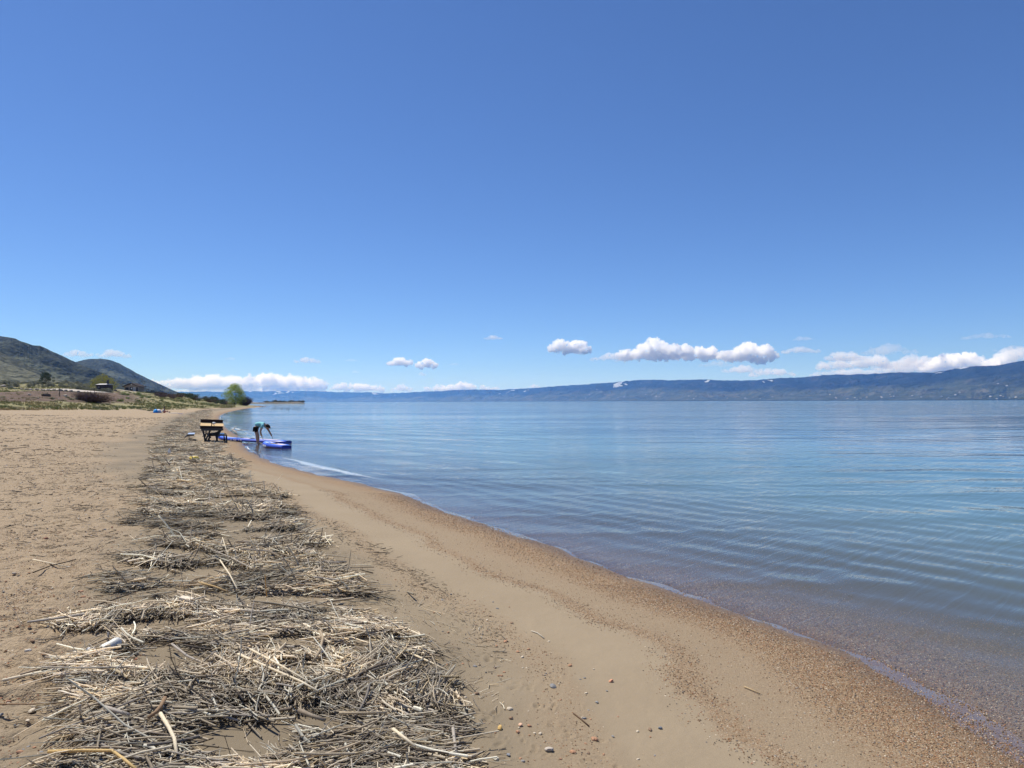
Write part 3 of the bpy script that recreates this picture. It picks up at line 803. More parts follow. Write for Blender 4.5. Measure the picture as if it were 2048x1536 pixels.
# ------------------------------------------------------------------ small builders
class MB:
    def __init__(s):
        s.b = bmesh.new()

    def box(s, c, d, rot=None, bev=0.0):
        m = Matrix.Translation(c) @ (rot.to_4x4() if rot is not None else Matrix.Identity(4)) @ Matrix.Diagonal((*d, 1))
        r = bmesh.ops.create_cube(s.b, size=1.0, matrix=m)
        if bev:
            ed = list({e for v in r['verts'] for e in v.link_edges})
            bmesh.ops.bevel(s.b, geom=ed, offset=bev, segments=2, affect='EDGES', profile=.6)
        return s

    def tube(s, pts, rads, n=8, cap=True):
        rings = []
        P = [Vector(p) for p in pts]
        for i, p in enumerate(P):
            t = (P[min(i + 1, len(P) - 1)] - P[max(i - 1, 0)]).normalized()
            a = t.cross(Vector((0, 0, 1)) if abs(t.z) < .9 else Vector((1, 0, 0))).normalized(); b2 = t.cross(a)
            r = rads[i] if isinstance(rads, (list, tuple)) else rads
            rings.append([s.b.verts.new(p + (a * math.cos(k / n * 2 * math.pi) + b2 * math.sin(k / n * 2 * math.pi)) * r) for k in range(n)])
        for i in range(len(rings) - 1):
            for k in range(n):
                s.b.faces.new((rings[i][k], rings[i][(k + 1) % n], rings[i + 1][(k + 1) % n], rings[i + 1][k]))
        if cap:
            s.b.faces.new(rings[0][::-1]); s.b.faces.new(rings[-1])
        return s

    def ico(s, c, d, sub=2, jit=0.0, rg=None, rot=None):
        m = Matrix.Translation(c) @ (rot.to_4x4() if rot is not None else Matrix.Identity(4)) @ Matrix.Diagonal((*d, 1))
        r = bmesh.ops.create_icosphere(s.b, subdivisions=sub, radius=1.0, matrix=m)
        if jit:
            for v in r['verts']:
                v.co += Vector(rg.normal(0, jit, 3)) * max(d)
        return s

    def poly(s, pts):
        s.b.faces.new([s.b.verts.new(p) for p in pts])
        return s

    def prism(s, pts2, y0, y1):
        a = [s.b.verts.new((p[0], y0, p[1])) for p in pts2]; b = [s.b.verts.new((p[0], y1, p[1])) for p in pts2]
        s.b.faces.new(a); s.b.faces.new(b[::-1]); n = len(a)
        for i in range(n):
            s.b.faces.new((a[i], b[i], b[(i + 1) % n], a[(i + 1) % n]))
        return s

    def done(s, name, mat=None, parent=None, smooth=False):
        bmesh.ops.recalc_face_normals(s.b, faces=s.b.faces[:])
        me = bpy.data.meshes.new(name)
        if smooth:
            for f in s.b.faces:
                f.smooth = True
        s.b.to_mesh(me); s.b.free()
        return link(name, me, mat, parent)


def quads(P, nrm, size, rg, asp=1.6):
    """leaf-sized quads at points P, facing roughly nrm"""
    n = len(P)
    t = np.cross(nrm, rg.normal(0, 1, (n, 3))); t /= np.linalg.norm(t, axis=1, keepdims=True) + 1e-9
    b = np.cross(nrm, t); b /= np.linalg.norm(b, axis=1, keepdims=True) + 1e-9
    sz = size * rg.uniform(.6, 1.35, (n, 1))
    V = np.stack([P - t * sz * asp, P - b * sz * .55, P + t * sz * asp, P + b * sz * .55], 1)
    return V.reshape(-1, 3)


def crown_mesh(name, rg, lumps, n, leaf, cols, asp=1.3):
    """lumps: (x,y,z,rx,ry,rz); leaves spread through each lump's outer volume"""
    L = np.array(lumps, float)
    wgt = (L[:, 3] * L[:, 4] * L[:, 5]) ** .67; wgt /= wgt.sum()
    k = rg.choice(len(L), n, p=wgt)
    d = rg.normal(0, 1, (n, 3)); d /= np.linalg.norm(d, axis=1, keepdims=True)
    rad = rg.uniform(.45, 1.08, (n, 1)) ** .6
    P = L[k, :3] + d * L[k, 3:6] * rad
    nr_ = d + rg.normal(0, .7, (n, 3)); nr_ /= np.linalg.norm(nr_, axis=1, keepdims=True)
    V = quads(P, nr_, leaf, rg, asp)
    C = np.array(cols)
    base = C[rg.integers(0, len(C), len(L))][k] * .5 + C[rg.integers(0, len(C), n)] * .5
    base = base * rg.uniform(.75, 1.25, (n, 1))
    f = np.arange(n * 4)
    return np_mesh(name, V, f, np.full(n, 4), False, np.repeat(base, 4, 0))


def stalks(name, rg, p0, p1, r0, r1, col, sides=3, bend=0.0, mid=1):
    """many thin tapered stems at once"""
    n = len(p0)
    T = np.linspace(0, 1, mid + 2)
    d = p1 - p0; L = np.linalg.norm(d, axis=1, keepdims=True); t = d / (L + 1e-9)
    ref = np.where(np.abs(t[:, 2:3]) < .9, np.array([[0, 0, 1.]]), np.array([[1., 0, 0]]))
    a = np.cross(t, ref); a /= np.linalg.norm(a, axis=1, keepdims=True) + 1e-9
    b = np.cross(t, a)
    off = (rg.normal(0, 1, (n, 1)) * a + rg.normal(0, .5, (n, 1)) * b) * L * bend
    ang = np.arange(sides) / sides * 2 * np.pi
    V = np.empty((n, len(T), sides, 3), np.float32)
    for i, q in enumerate(T):
        c = p0 + d * q + off * (4 * q * (1 - q))
        r = (r0 + (r1 - r0) * q)[:, None, None]
        V[:, i] = c[:, None] + r * (a[:, None] * np.cos(ang)[None, :, None] + b[:, None] * np.sin(ang)[None, :, None])
    base = (np.arange(n) * len(T) * sides)[:, None, None]
    i = np.arange(len(T) - 1)[None, :, None]; k = np.arange(sides)[None, None]
    k2 = (k + 1) % sides
    q = np.stack([base + i * sides + k, base + i * sides + k2, base + (i + 1) * sides + k2, base + (i + 1) * sides + k], -1).reshape(-1, 4)
    C = np.repeat(col, len(T) * sides, 0)
    return V.reshape(-1, 3), q, C


leaf_m = colmat('leaves', .75, .15, .45)
dry_m = colmat('dry_stems', .9, .08)
bark_m = flat('bark', (.11, .085, .065), .95, .1, .35, 6, bump=.02)
rock_m = colmat('stone', .9, .12)
vr = np.random.default_rng(77)


def copy_of(o, loc, rz=0, s=1.0, sz=None):
    c = o.copy(); COL.objects.link(c)
    c.location = loc; c.rotation_euler = (0, 0, rz); c.scale = (s, s, sz if sz else s)
    for ch in o.children:
        d = ch.copy(); COL.objects.link(d); d.parent = c
    return c


class Kind:
    """prototype meshes of one kind; each placed instance is an object of its own"""
    def __init__(s, name, meshes, mat, label, cat, group):
        s.name, s.meshes, s.mat, s.label, s.cat, s.group = name, meshes, mat, label, cat, group
        for m in meshes:
            if not m.materials:
                m.materials.append(mat)

    def put(s, loc, rz=0.0, sc3=(1, 1, 1), label=None, group='_'):
        o = link(s.name, s.meshes[int(vr.integers(0, len(s.meshes)))])
        o.location = loc; o.rotation_euler = (0, 0, rz); o.scale = sc3
        return tag(o, label or s.label, s.cat, s.group if group == '_' else group)


def shrub_meshes(nm, k, n, leaf, cols, flat_=.8, lum=7, seed=0):
    out = []
    for i in range(k):
        rg = np.random.default_rng(500 + seed * 10 + i)
        lumps = []
        for j in range(lum):
            a = rg.uniform(0, 6.28); r = rg.uniform(0, .32)
            s_ = rg.uniform(.20, .31)
            lumps.append((r * math.cos(a), r * math.sin(a), rg.uniform(.18, .62) * flat_, s_, s_, s_ * .8))
        LL = np.array(lumps)[:, :3]
        V, q4, C = stalks(nm, rg, np.zeros_like(LL) - [0, 0, .08], LL * [1, 1, 1.0] + [0, 0, .10], np.full(len(LL), .020), np.full(len(LL), .006), np.array([(.09, .075, .055)] * len(LL)), 3, .03)
        cm = crown_mesh(nm, rg, lumps, n, leaf, cols); k = len(cm.vertices)
        cv = np.empty(k * 3, np.float32); cm.vertices.foreach_get('co', cv)
        cc = np.empty(k * 4, np.float32); cm.color_attributes['col'].data.foreach_get('color', cc)
        out.append(np_mesh(nm, np.concatenate([cv.reshape(-1, 3), V]), np.concatenate([np.arange(k), (q4 + k).ravel()]), np.full(k // 4 + len(q4), 4), False, np.concatenate([cc.reshape(-1, 4)[:, :3], C])))
        bpy.data.meshes.remove(cm)
    return out


def bare_meshes(nm, k, n, cols, seed=0, up=1.0, r=.006):
    out = []
    for i in range(k):
        rg = np.random.default_rng(700 + seed * 10 + i)
        a = rg.uniform(0, 6.28, n); q = np.sqrt(rg.uniform(0, 1, n))
        p0 = np.stack([q * .16 * np.cos(a), q * .16 * np.sin(a), np.zeros(n)], -1)
        a2 = a + rg.normal(0, .6, n)
        h = rg.uniform(.45, 1.0, n) * (1 - .35 * q)
        p1 = np.stack([p0[:, 0] + q * .42 * np.cos(a2) / up, p0[:, 1] + q * .42 * np.sin(a2) / up, h], -1)
        # side twigs
        m = n * 2; kx = rg.integers(0, n, m); tq = rg.uniform(.4, .9, m)[:, None]
        s0 = p0[kx] + (p1[kx] - p0[kx]) * tq
        s1 = s0 + np.stack([rg.normal(0, .09, m), rg.normal(0, .09, m), rg.uniform(.05, .2, m)], -1)
        P0 = np.concatenate([p0, s0]); P1 = np.concatenate([p1, s1])
        C = np.array(cols)[rg.integers(0, len(cols), n + m)] * rg.uniform(.7, 1.3, (n + m, 1))
        rr = np.concatenate([np.full(n, r), np.full(m, r * .6)])
        V, q4, c = stalks(nm, rg, P0, P1, rr, rr * .4, C, 3, .05)
        out.append(np_mesh(nm, V, q4, np.full(len(q4), 4), False, c))
    return out


SAGE = [(.165, .17, .125), (.21, .21, .16), (.12, .13, .09)]
GREEN = [(.145, .19, .065), (.20, .235, .09), (.10, .135, .05)]
DARKG = [(.045, .065, .028), (.07, .09, .04), (.035, .05, .025)]
sage_k = Kind('sagebrush', shrub_meshes('sagebrush', 4, 260, .060, SAGE, .8, 7, 1), leaf_m, 'grey-green sagebrush on the rise behind the gravel parking strip', 'shrub', 'sagebrush behind the parking strip')
green_k = Kind('green_shrub', shrub_meshes('green_shrub', 3, 280, .060, GREEN, .75, 7, 2), leaf_m, 'small fresh green shrub on the grassy bank below the cabin', 'shrub', 'green shrubs on the bank')
dark_k = Kind('dark_shrub', shrub_meshes('dark_shrub', 3, 340, .055, DARKG, .9, 8, 3), leaf_m, 'dark green shrub in the thicket running toward the lone tree', 'shrub', 'dark thicket shrubs left of the tree')
bare_k = Kind('bare_willow', bare_meshes('bare_willow', 3, 110, [(.13, .085, .07), (.17, .12, .095), (.09, .06, .055)], 4), dry_m, 'leafless brownish willow in the thicket left of the lone tree', 'shrub', 'bare willows in the thicket')
tuft_k = Kind('low_sage', shrub_meshes('low_sage', 3, 200, .075, [(.23, .225, .15), (.27, .255, .16), (.19, .20, .115)], .6, 6, 5), leaf_m, 'low grey-green plant in the dry grass at the top edge of the beach', 'shrub', 'low plants along the top of the beach')

for i in range(165):
    u = vr.uniform(-30, 222); Y = vr.uniform(222, 330)
    x, y, z = atdist(u, Y); w_ = vr.uniform(1.3, 3.2)
    sage_k.put((x, y, z - .1), vr.uniform(0, 6.3), (w_, w_, w_ * vr.uniform(.55, .95)))
for i in range(64):
    u = vr.uniform(222, 450); Y = vr.uniform(150, 300)
    x, y, z = atdist(u, Y)
    if pdist(x, y, SHORE)[0] < 15:
        continue
    w_ = vr.uniform(.8, 1.9)
    green_k.put((x, y, z - .08), vr.uniform(0, 6.3), (w_ * 1.3, w_ * 1.3, w_ * vr.uniform(.45, .8)))
for i in range(40):
    u = vr.uniform(352, 452); Y = vr.uniform(255, 330)
    x, y, z = atdist(u, Y); w_ = vr.uniform(1.8, 3.4)
    (dark_k if vr.random() < .6 else bare_k).put((x, y, z - .1), vr.uniform(0, 6.3), (w_ * 1.2, w_ * 1.2, w_ * vr.uniform(.7, 1.05)))
for i in range(16):
    u = vr.uniform(312, 352); Y = vr.uniform(240, 275)
    x, y, z = atdist(u, Y); w_ = vr.uniform(1.6, 2.4)
    bare_k.put((x, y, z - .1), vr.uniform(0, 6.3), (w_ * 1.5, w_ * 1.5, w_), 'leafless brownish willow in the hedge-like clump below the parked truck', 'bare willows below the parked truck')
for i in range(34):
    u = vr.uniform(-20, 330); Y = vr.uniform(116, 155)
    x, y, z = atdist(u, Y)
    w_ = vr.uniform(.5, 1.3)
    tuft_k.put((x, y, z - .04), vr.uniform(0, 6.3), (w_ * 1.4, w_ * 1.4, w_ * vr.uniform(.4, .7)))
# the special shrubs
x, y, z = ground(186, 806)
rg = np.random.default_rng(9)
bb = empty('brown_shrub', (x, y, z)); tag(bb, 'big dark brown leafless shrub leaning right at the top of the beach', 'shrub')
sc_ = y / 1420
W_ = 62 * sc_; Hh_ = 29 * sc_
bm_ = bare_meshes('branches', 1, 420, [(.10, .062, .052), (.14, .09, .07), (.07, .045, .042)], 9, .42, .010)[0]
o = link('branches', bm_, dry_m, bb); o.scale = (W_ * .66, W_ * .5, Hh_ * .92); o.rotation_euler = (0, R_(6), 0)
lum = [(rg.uniform(-.42, .42) * W_, rg.uniform(-.3, .3) * W_ * .5, 0, .14 * W_, .14 * W_, .24 * Hh_) for _ in range(22)]
lum = [(a, b_, (.62 - .75 * (a / W_ + .1)) * Hh_ * rg.uniform(.25, .85) + .1, c, d_, e) for a, b_, c0, c, d_, e in lum]
link('twigs', crown_mesh('twigs', rg, lum, 1900, .055, [(.10, .066, .055), (.14, .095, .075), (.075, .05, .045), (.16, .13, .08)], 2.2), leaf_m, bb)
x, y, z = ground(160, 801)
tuft_k.put((x, y, z), 0, (2.6, 2.2, 1.9), 'rounded blue-grey sagebrush against the left side of the brown shrub', None)
x, y, z = ground(146, 803)
for (uu_, vv_, a, lab) in [(143, 801, .8, 'pale dry bush stump at the foot of the brown shrub'), (183, 806, .7, 'light grey sage sprig in front of the brown shrub')]:
    x, y, z = ground(uu_, vv_); tuft_k.put((x, y, z), 1, (a * 1.6, a * 1.3, a), lab, None)


def tree(name, u, Y, Hm, Wm, cols, n, leaf, label, base_h=.12, trunk=.16, seed=1, lumps_n=26, shape=1.0, v=None):
    x, y, z = atdist(u, Y) if v is None else ground(u, v)
    t = empty(name, (x, y, z - .1)); tag(t, label, 'tree')
    rg = np.random.default_rng(seed)
    mb = MB(); mb.tube([(0, 0, -.3), (.05, 0, Hm * .25), (-.05, .05, Hm * .55), (.05, 0, Hm * .86)], [trunk, trunk * .8, trunk * .5, trunk * .12], 8)
    lum = []
    for i in range(lumps_n):
        a = i * 2.4 + rg.normal(0, .3); h = base_h + (1 - base_h) * (i + .5) / lumps_n
        env = math.sin(min(1, (h - base_h * .4) / (1 - base_h * .4)) ** .75 * math.pi) ** .6 * .5 * Wm * shape
        rr_ = env * rg.uniform(.45, .95)
        c = (rr_ * math.cos(a), rr_ * math.sin(a), h * Hm * .93)
        s_ = Wm * rg.uniform(.10, .19)
        lum.append((*c, s_, s_, s_ * .85))
        h0 = max(.05, h - .22) * Hm
        mb.tube([(0, 0, h0), (c[0] * .55, c[1] * .55, h0 + (c[2] - h0) * .5), c], [trunk * .35, trunk * .22, .012], 5)
    mb.done('trunk', bark_m, t, True)
    link('crown', crown_mesh('crown', rg, lum, n, leaf, cols), leaf_m, t)
    return t


tree('green_tree', 470, 0, 8.6, 9.2, [(.26, .34, .045), (.33, .40, .07), (.18, .25, .045), (.36, .39, .10)], 7500, .14, 'lone bright green leafy tree standing on the point at the water edge', .06, .17, 3, 44, 1.08, v=809.5)
gx, gy, gz = ground(489, 811)
bw = empty('bare_thicket', (gx, gy, gz - .1)); tag(bw, 'dark purplish leafless thicket hugging the right foot of the green tree', 'shrub')
o = link('branches', bare_meshes('branches', 1, 520, [(.12, .09, .095), (.16, .125, .125), (.08, .062, .068)], 12, .9, .008)[0], dry_m, bw); s_ = gy / 1420
o.scale = (30 * s_, 22 * s_, 23 * s_)
o = link('twigs', crown_mesh('twigs', np.random.default_rng(4), [(a, 0, h_, 4 * s_, 4 * s_, 5 * s_) for a, h_ in ((-9 * s_, 8 * s_), (-2 * s_, 11 * s_), (4 * s_, 9 * s_), (9 * s_, 7 * s_), (0, 5 * s_))], 300, .05, [(.12, .10, .105), (.16, .135, .135)], 3.5), leaf_m, bw)
tree('juniper', 91, 268, 4.6, 4.6, [(.030, .045, .018), (.045, .062, .025), (.02, .032, .014)], 3600, .11, 'round dark juniper standing alone in the sagebrush on the left', .05, .14, 5, 30, 1.25)
tree('yellow_willow', 205, 262, 5.6, 8.6, [(.21, .20, .04), (.27, .25, .06), (.16, .165, .035)], 5200, .12, 'wide yellow-green willow behind the brown toilet building', .03, .12, 6, 36, 1.2)

# grass on the bank (nobody could count it)
n = 26000
gu_ = vr.uniform(-80, 470, n); gY = vr.uniform(84, 330, n)
dd = ray(gu_, np.full(n, 800.0)); gx_ = dd[:, 0] / dd[:, 1] * gY
gs_ = pdist(gx_, gY, SHORE)
sb_ = np.interp(gY, [-50, 0, 55, 80, 110, 150, 200, 260, 320, 500], [120, 90, 46, 34, 24, 13, 8, 3, 3, 6])
tt_ = gs_ - sb_ + (fbm(gx_ * .2, gY * .2, 3, 5) - .5) * 8
pk = (tt_ > -1.5) & ((fbm(gx_ * .12, gY * .12, 4, 6) + .12 * (tt_ < 9)) > .52)
dirt_k = (tt_ > 10) & (tt_ < 44) & (gu_ < 270) & (vr.random(n) > .12)
pk &= ~dirt_k
gx_, gY, gs_ = gx_[pk], gY[pk], gs_[pk]; n = len(gx_)
gz_ = height(gx_, gY, gs_)
K = 5
p0 = np.repeat(np.stack([gx_, gY, gz_], -1), K, 0) + vr.normal(0, .12, (n * K, 3)) * [1, 1, 0]
hh_ = np.repeat(vr.uniform(.12, .42, n), K)
p1 = p0 + np.stack([vr.normal(0, .12, n * K), vr.normal(0, .12, n * K), hh_], -1)
gc = np.array([(.46, .39, .21), (.36, .34, .15), (.23, .26, .095), (.52, .43, .26)])[np.repeat((fbm(gx_ * .1, gY * .1, 3, 9) * 4.2).astype(int).clip(0, 3), K)] * vr.uniform(.75, 1.2, (n * K, 1))
V, q4, C = stalks('grass', vr, p0, p1, np.full(n * K, .035), np.full(n * K, .004), gc, 3, .05, 0)
tag(link('dry_grass', np_mesh('dry_grass', V, q4, np.full(len(q4), 4), False, C), leaf_m), 'dry yellow-green grass covering the bank above the beach', 'grass', kind='stuff')


# ------------------------------------------------------------------ stones
def stone_mesh(rg, sub=2, jag=.10, col=(.3, .26, .22), squash=.7):
    bm = bmesh.new(); bmesh.ops.create_icosphere(bm, subdivisions=sub, radius=1.0)
    ph = rg.uniform(0, 9, 3)
    cuts = [Vector(rg.normal(0, 1, 3)).normalized() for _ in range(7)]
    for v in bm.verts:
        for c in cuts:
            dpt = v.co.dot(c) - .72
            if dpt > 0:
                v.co -= c * dpt * .85
        v.co *= 1 + jag * math.sin(v.co.x * 3 + ph[0]) * math.sin(v.co.y * 3.3 + ph[1])
        v.co.z *= squash
    me = bpy.data.meshes.new('stone'); bm.to_mesh(me); bm.free()
    a = me.color_attributes.new('col', 'FLOAT_COLOR', 'POINT')
    for i in range(len(me.vertices)):
        k = 1 + .16 * math.sin(i * 1.7)
        a.data[i].color = (col[0] * k, col[1] * k, col[2] * k, 1)
    me.materials.append(rock_m)
    return me


def stone(name, loc, size, col, label, cat='stone', group=None, squash=.7, rz=None, sub=2):
    rg = np.random.default_rng(int(abs(loc[0] * 977 + loc[1] * 131)) + 3)
    o = link(name, stone_mesh(rg, sub, .10, col, squash))
    o.location = loc; o.scale = (size * rg.uniform(.85, 1.25), size * rg.uniform(.7, 1.0), size)
    o.rotation_euler = (rg.normal(0, .15), rg.normal(0, .15), rg.uniform(0, 6.3) if rz is None else rz)
    return tag(o, label, cat, group)


# parking strip and the boulders that edge it
su = np.linspace(20, 232, 46)
ed = []
for u_ in su:
    a = np.interp(u_, [20, 50, 120, 180, 232], [214, 206, 198, 206, 222]); b_ = a + np.interp(u_, [20, 50, 120, 180, 232], [.5, 10, 16, 11, 1])
    for q in np.linspace(0, 1, 6):
        x, y, z = atdist(u_, a + (b_ - a) * q); ed.append((x, y, z + .14))
me = np_mesh('road', np.array(ed), grid_faces(46, 6), np.full(45 * 5, 4), True)
tag(link('road', me, flat('pale_gravel_road', (.40, .36, .31), .95, .08, .15, .8)), kind='structure')
rgb = np.random.default_rng(15)
for i, u_ in enumerate([30, 42, 52, 62, 74, 85, 96, 108, 120, 131, 143, 156]):
    x, y, z = atdist(u_ + rgb.normal(0, 1), np.interp(u_, [20, 50, 120, 180], [212, 204, 196, 204]))
    lab = 'grey boulder edging the pale gravel parking strip'
    if i == 0:
        lab = 'leftmost pale boulder at the end of the gravel parking strip'
    stone('boulder', (x, y, z + .15), rgb.uniform(.40, .62), (.27, .235, .20), lab, 'boulder', None if i == 0 else 'boulders edging the parking strip')
for (u_, v_, s_, c, lab) in [(8, 775, .75, (.36, .32, .27), 'big pale boulder at the left edge beside the sagebrush'), (59, 791, .42, (.38, .33, .28), 'pale rock on the dirt left of the wooden post'), (92, 793, .75, (.13, .095, .07), 'low dark brown mound of brush on the dirt edge'),
                             (131, 793, .45, (.36, .31, .25), 'light rock on the dirt edge just right of the wooden post'), (75, 797, .3, (.3, .26, .22), 'small half buried rock in the grass below the brown mound'), (150, 799, .5, (.42, .37, .29), 'pale tan rock left of the brown shrub'),
                             (257, 796, .36, (.34, .29, .23), 'tan rock on the slope below the cabin, left one of two'), (274, 797, .34, (.36, .30, .25), 'tan rock on the slope below the cabin, right one of two'), (230, 783, .5, (.07, .055, .05), 'dark stone heap on the rim right of the toilet building'), (238, 785, .35, (.10, .08, .07), 'small dark rock just below the rim right of the toilet building')]:
    x, y, z = ground(u_, v_)
    stone('boulder', (x, y, z + s_ * .2), s_ * y / 150, c, lab, 'boulder')
for i, (u_, v_, s_) in enumerate([(503, 813.4, .45), (509, 813.8, .6), (514, 813.2, .35), (519, 813.6, .55), (525, 813.5, .35), (530, 813.2, .3)]):
    x, y = gp(u_, v_, 0.05)
    stone('shore_rock', (float(x), float(y), .08), s_ * 1.3, (.10, .085, .07) if i % 2 == 0 else (.24, .2, .17), 'dark wet rock on the tip of the point' if i % 2 == 0 else 'brown rock on the tip of the point', 'rock', 'rocks on the tip of the point')

# post
x, y, z = ground(119, 793)
p = empty('wooden_post', (x, y, z)); tag(p, 'thin dark upright wooden post below the parking strip', 'post')
hp = 16 * y / 1420
MB().tube([(0, 0, -.2), (0, 0, hp)], [.075, .07], 8).done('shaft', flat('old_wood', (.10, .075, .055), .9, .1, .3, 12), p)
MB().tube([(0, 0, hp + .002), (0, 0, hp + .05)], [.09, .05], 8).done('cap', flat('old_wood_cap', (.12, .09, .065), .9, .1, .3, 12), p)

# ------------------------------------------------------------------ toilet building
brown_w = flat('brown_wall', (.085, .058, .048), .9, .1, .15, 3)
brown_d = flat('brown_trim', (.06, .042, .036), .8, .15, .15, 3)
pale_roof = flat('pale_roof', (.52, .50, .47), .7, .2, .08, 2)
x, y, z = ground(209, 783.0)
y0 = y; k = y / 1420
b = empty('toilet_building', (x, y, z + .35), R_(-12)); tag(b, 'small brown toilet building with pale roof and dark vent pipe', 'building')
W_, D_, H_ = 21.5 * k, 3.2, 10.5 * k
MB().box((0, 0, H_ / 2 - .15), (W_, D_, H_ + .3)).done('wall', brown_w, b)
MB().prism([(-W_ * .54, H_ + .002), (W_ * .54, H_ + .002), (W_ * .54, H_ + .14), (W_ * .5, H_ + .16), (-W_ * .5, H_ + .16), (-W_ * .54, H_ + .14)], -D_ * .56, -D_ * .54).done('fascia', brown_d, b)
roof = MB(); roof.prism([(-W_ * .55, 0), (W_ * .55, 0), (W_ * .55, .10), (-W_ * .55, .10)], -.01, .01)
rb = MB()
rb.poly([(-W_ * .56, -D_ * .58, H_ + .165), (W_ * .56, -D_ * .58, H_ + .165), (W_ * .54, .1, H_ + 3.1 * k), (-W_ * .54, .1, H_ + 3.1 * k)])
rb.poly([(-W_ * .56, D_ * .58, H_ + .165), (W_ * .56, D_ * .58, H_ + .165), (W_ * .54, .12, H_ + 3.1 * k), (-W_ * .54, .12, H_ + 3.1 * k)])
rb.poly([(-W_ * .56, -D_ * .58, H_ + .16), (-W_ * .54, .1, H_ + 3.1 * k), (-W_ * .56, D_ * .58, H_ + .16)])
rb.poly([(W_ * .56, -D_ * .58, H_ + .16), (W_ * .54, .1, H_ + 3.1 * k), (W_ * .56, D_ * .58, H_ + .16)])
rb.done('roof', pale_roof, b)
roof.b.free()
MB().tube([(W_ * .43, -.3, H_), (W_ * .43, -.3, 21.5 * k)], .30, 12).done('vent_pipe', flat('black_pipe', (.02, .02, .022), .6, .3), b, True)
MB().box((-W_ * .22, -D_ / 2 - .02, H_ * .62), (.5, .035, .42)).done('sign_plate', flat('faded_sign', (.30, .20, .17), .7, .2), b)
MB().box((W_ * .46, -D_ / 2 - .02, H_ * .5), (W_ * .06, .03, H_)).done('corner_board', brown_d, b)

# ------------------------------------------------------------------ cabin
best = min((abs(proj(*atdist(262, Y_))[1] - 781.5), Y_) for Y_ in range(236, 330, 3))
x, y, z = atdist(262.5, best[1])
k = y / 1420
c = empty('cabin', (x, y, z - .1), R_(8)); tag(c, 'small tan gabled cabin with a dark roof and porch openings', 'building')
tanw = flat('tan_wall', (.27, .225, .19), .9, .1, .1, 2); grayw = flat('grey_panel', (.42, .40, .39), .8, .15, .06, 2); blackw = flat('dark_opening', (.018, .018, .02), .5, .3)
w2, he, hp_, dp = 13.4 * k, 10.6 * k, 16.2 * k, 7.0
MB().prism([(-w2, 0), (w2, 0), (w2, he), (0, hp_ - .25), (-w2, he)], 0, dp).done('wall', tanw, c)
e = 16.2 * k; es = (hp_ - he) / w2
rm2 = MB()
for s_ in (-1, 1):
    rm2.prism([(0, hp_), (s_ * e, hp_ - es * e), (s_ * e, hp_ - es * e + .22), (0, hp_ + .24)], -.9, dp + .6)
rm2.done('roof', flat('dark_shingle', (.045, .036, .034), .9, .1, .25, 2), c)
MB().box((-w2 * .62, -.012, he * .56), (w2 * .46, .05, he * .46)).done('window', blackw, c)
d_ = MB().box((-w2 * .03, -.012, he * .43), (w2 * .36, .05, he * .84)).done('door', blackw, c)
MB().box((.02 * w2, -.045, he * .58), (w2 * .17, .03, he * .26)).done('notice_sheet', flat('white_sheet', (.75, .75, .75), .6, .2, .03), d_)
MB().box((w2 * .42, -.012, he * .46), (w2 * .34, .05, he * .86)).done('panel', grayw, c)
MB().box((w2 * .80, -.012, he * .42), (w2 * .22, .05, he * .80)).done('doorway', blackw, c)
MB().ico((0, -.06, hp_ * .86), (.28, .04, .28), 2).done('gable_light', flat('white_round_plate', (.7, .68, .66), .5, .3, .03), c)
MB().box((0, -.35, hp_ * .5), (.05, .05, .05)).b.free()
me = [atdist(u_, Y_) for u_ in np.linspace(233, 282, 12) for Y_ in np.linspace(best[1] - 14, best[1] - 2, 4)]
tag(link('path', np_mesh('path', np.array(me) + [0, 0, .16], grid_faces(12, 4), np.full(33, 4), True), flat('pale_path', (.42, .37, .29), .95, .05, .15, .7)), kind='structure')

# ------------------------------------------------------------------ parked pickup
x, y, z = atdist(304, best[1] + 6)
t = empty('pickup_truck', (x, y, z + .0), R_(38)); tag(t, 'dark pickup truck parked past the cabin near the end of the hill', 'truck')
dk = flat('dark_blue_paint', (.022, .028, .042), .3, .5, .08); gl = flat('dark_glass', (.03, .04, .05), .08, .5, .05); tyr = flat('tyre_rubber', (.02, .02, .02), .9, .1)
MB().prism([(-2.6, .5), (2.6, .5), (2.6, .95), (1.3, 1.05), (.9, 1.12), (-2.6, 1.12)], -.9, .9).done('body', dk, t)
MB().prism([(-.9, 1.122), (1.2, 1.08), (.55, 1.72), (-.7, 1.72)], -.78, .78).done('cab', dk, t)
MB().prism([(-.72, 1.18), (.95, 1.16), (.5, 1.62), (-.6, 1.62)], -.8, -.785).done('window', gl, t)
for sx in (-1.65, 1.65):
    for sy in (-.85, .85):
        wh = MB().tube([(sx, sy - .11, .38), (sx, sy + .11, .38)], .38, 14).done('wheel', tyr, t, True)
        MB().tube([(sx, sy + math.copysign(.115, sy), .38), (sx, sy + math.copysign(.125, sy), .38)], .2, 10).done('rim', flat('steel_rim', (.4, .4, .4), .4, .5, .05, metal=.8), wh)
for sy in (-.6, .6):
    MB().box((2.605, sy, .85), (.03, .3, .16)).done('headlight', flat('lamp_glass', (.6, .6, .62), .15, .5, .03), t)

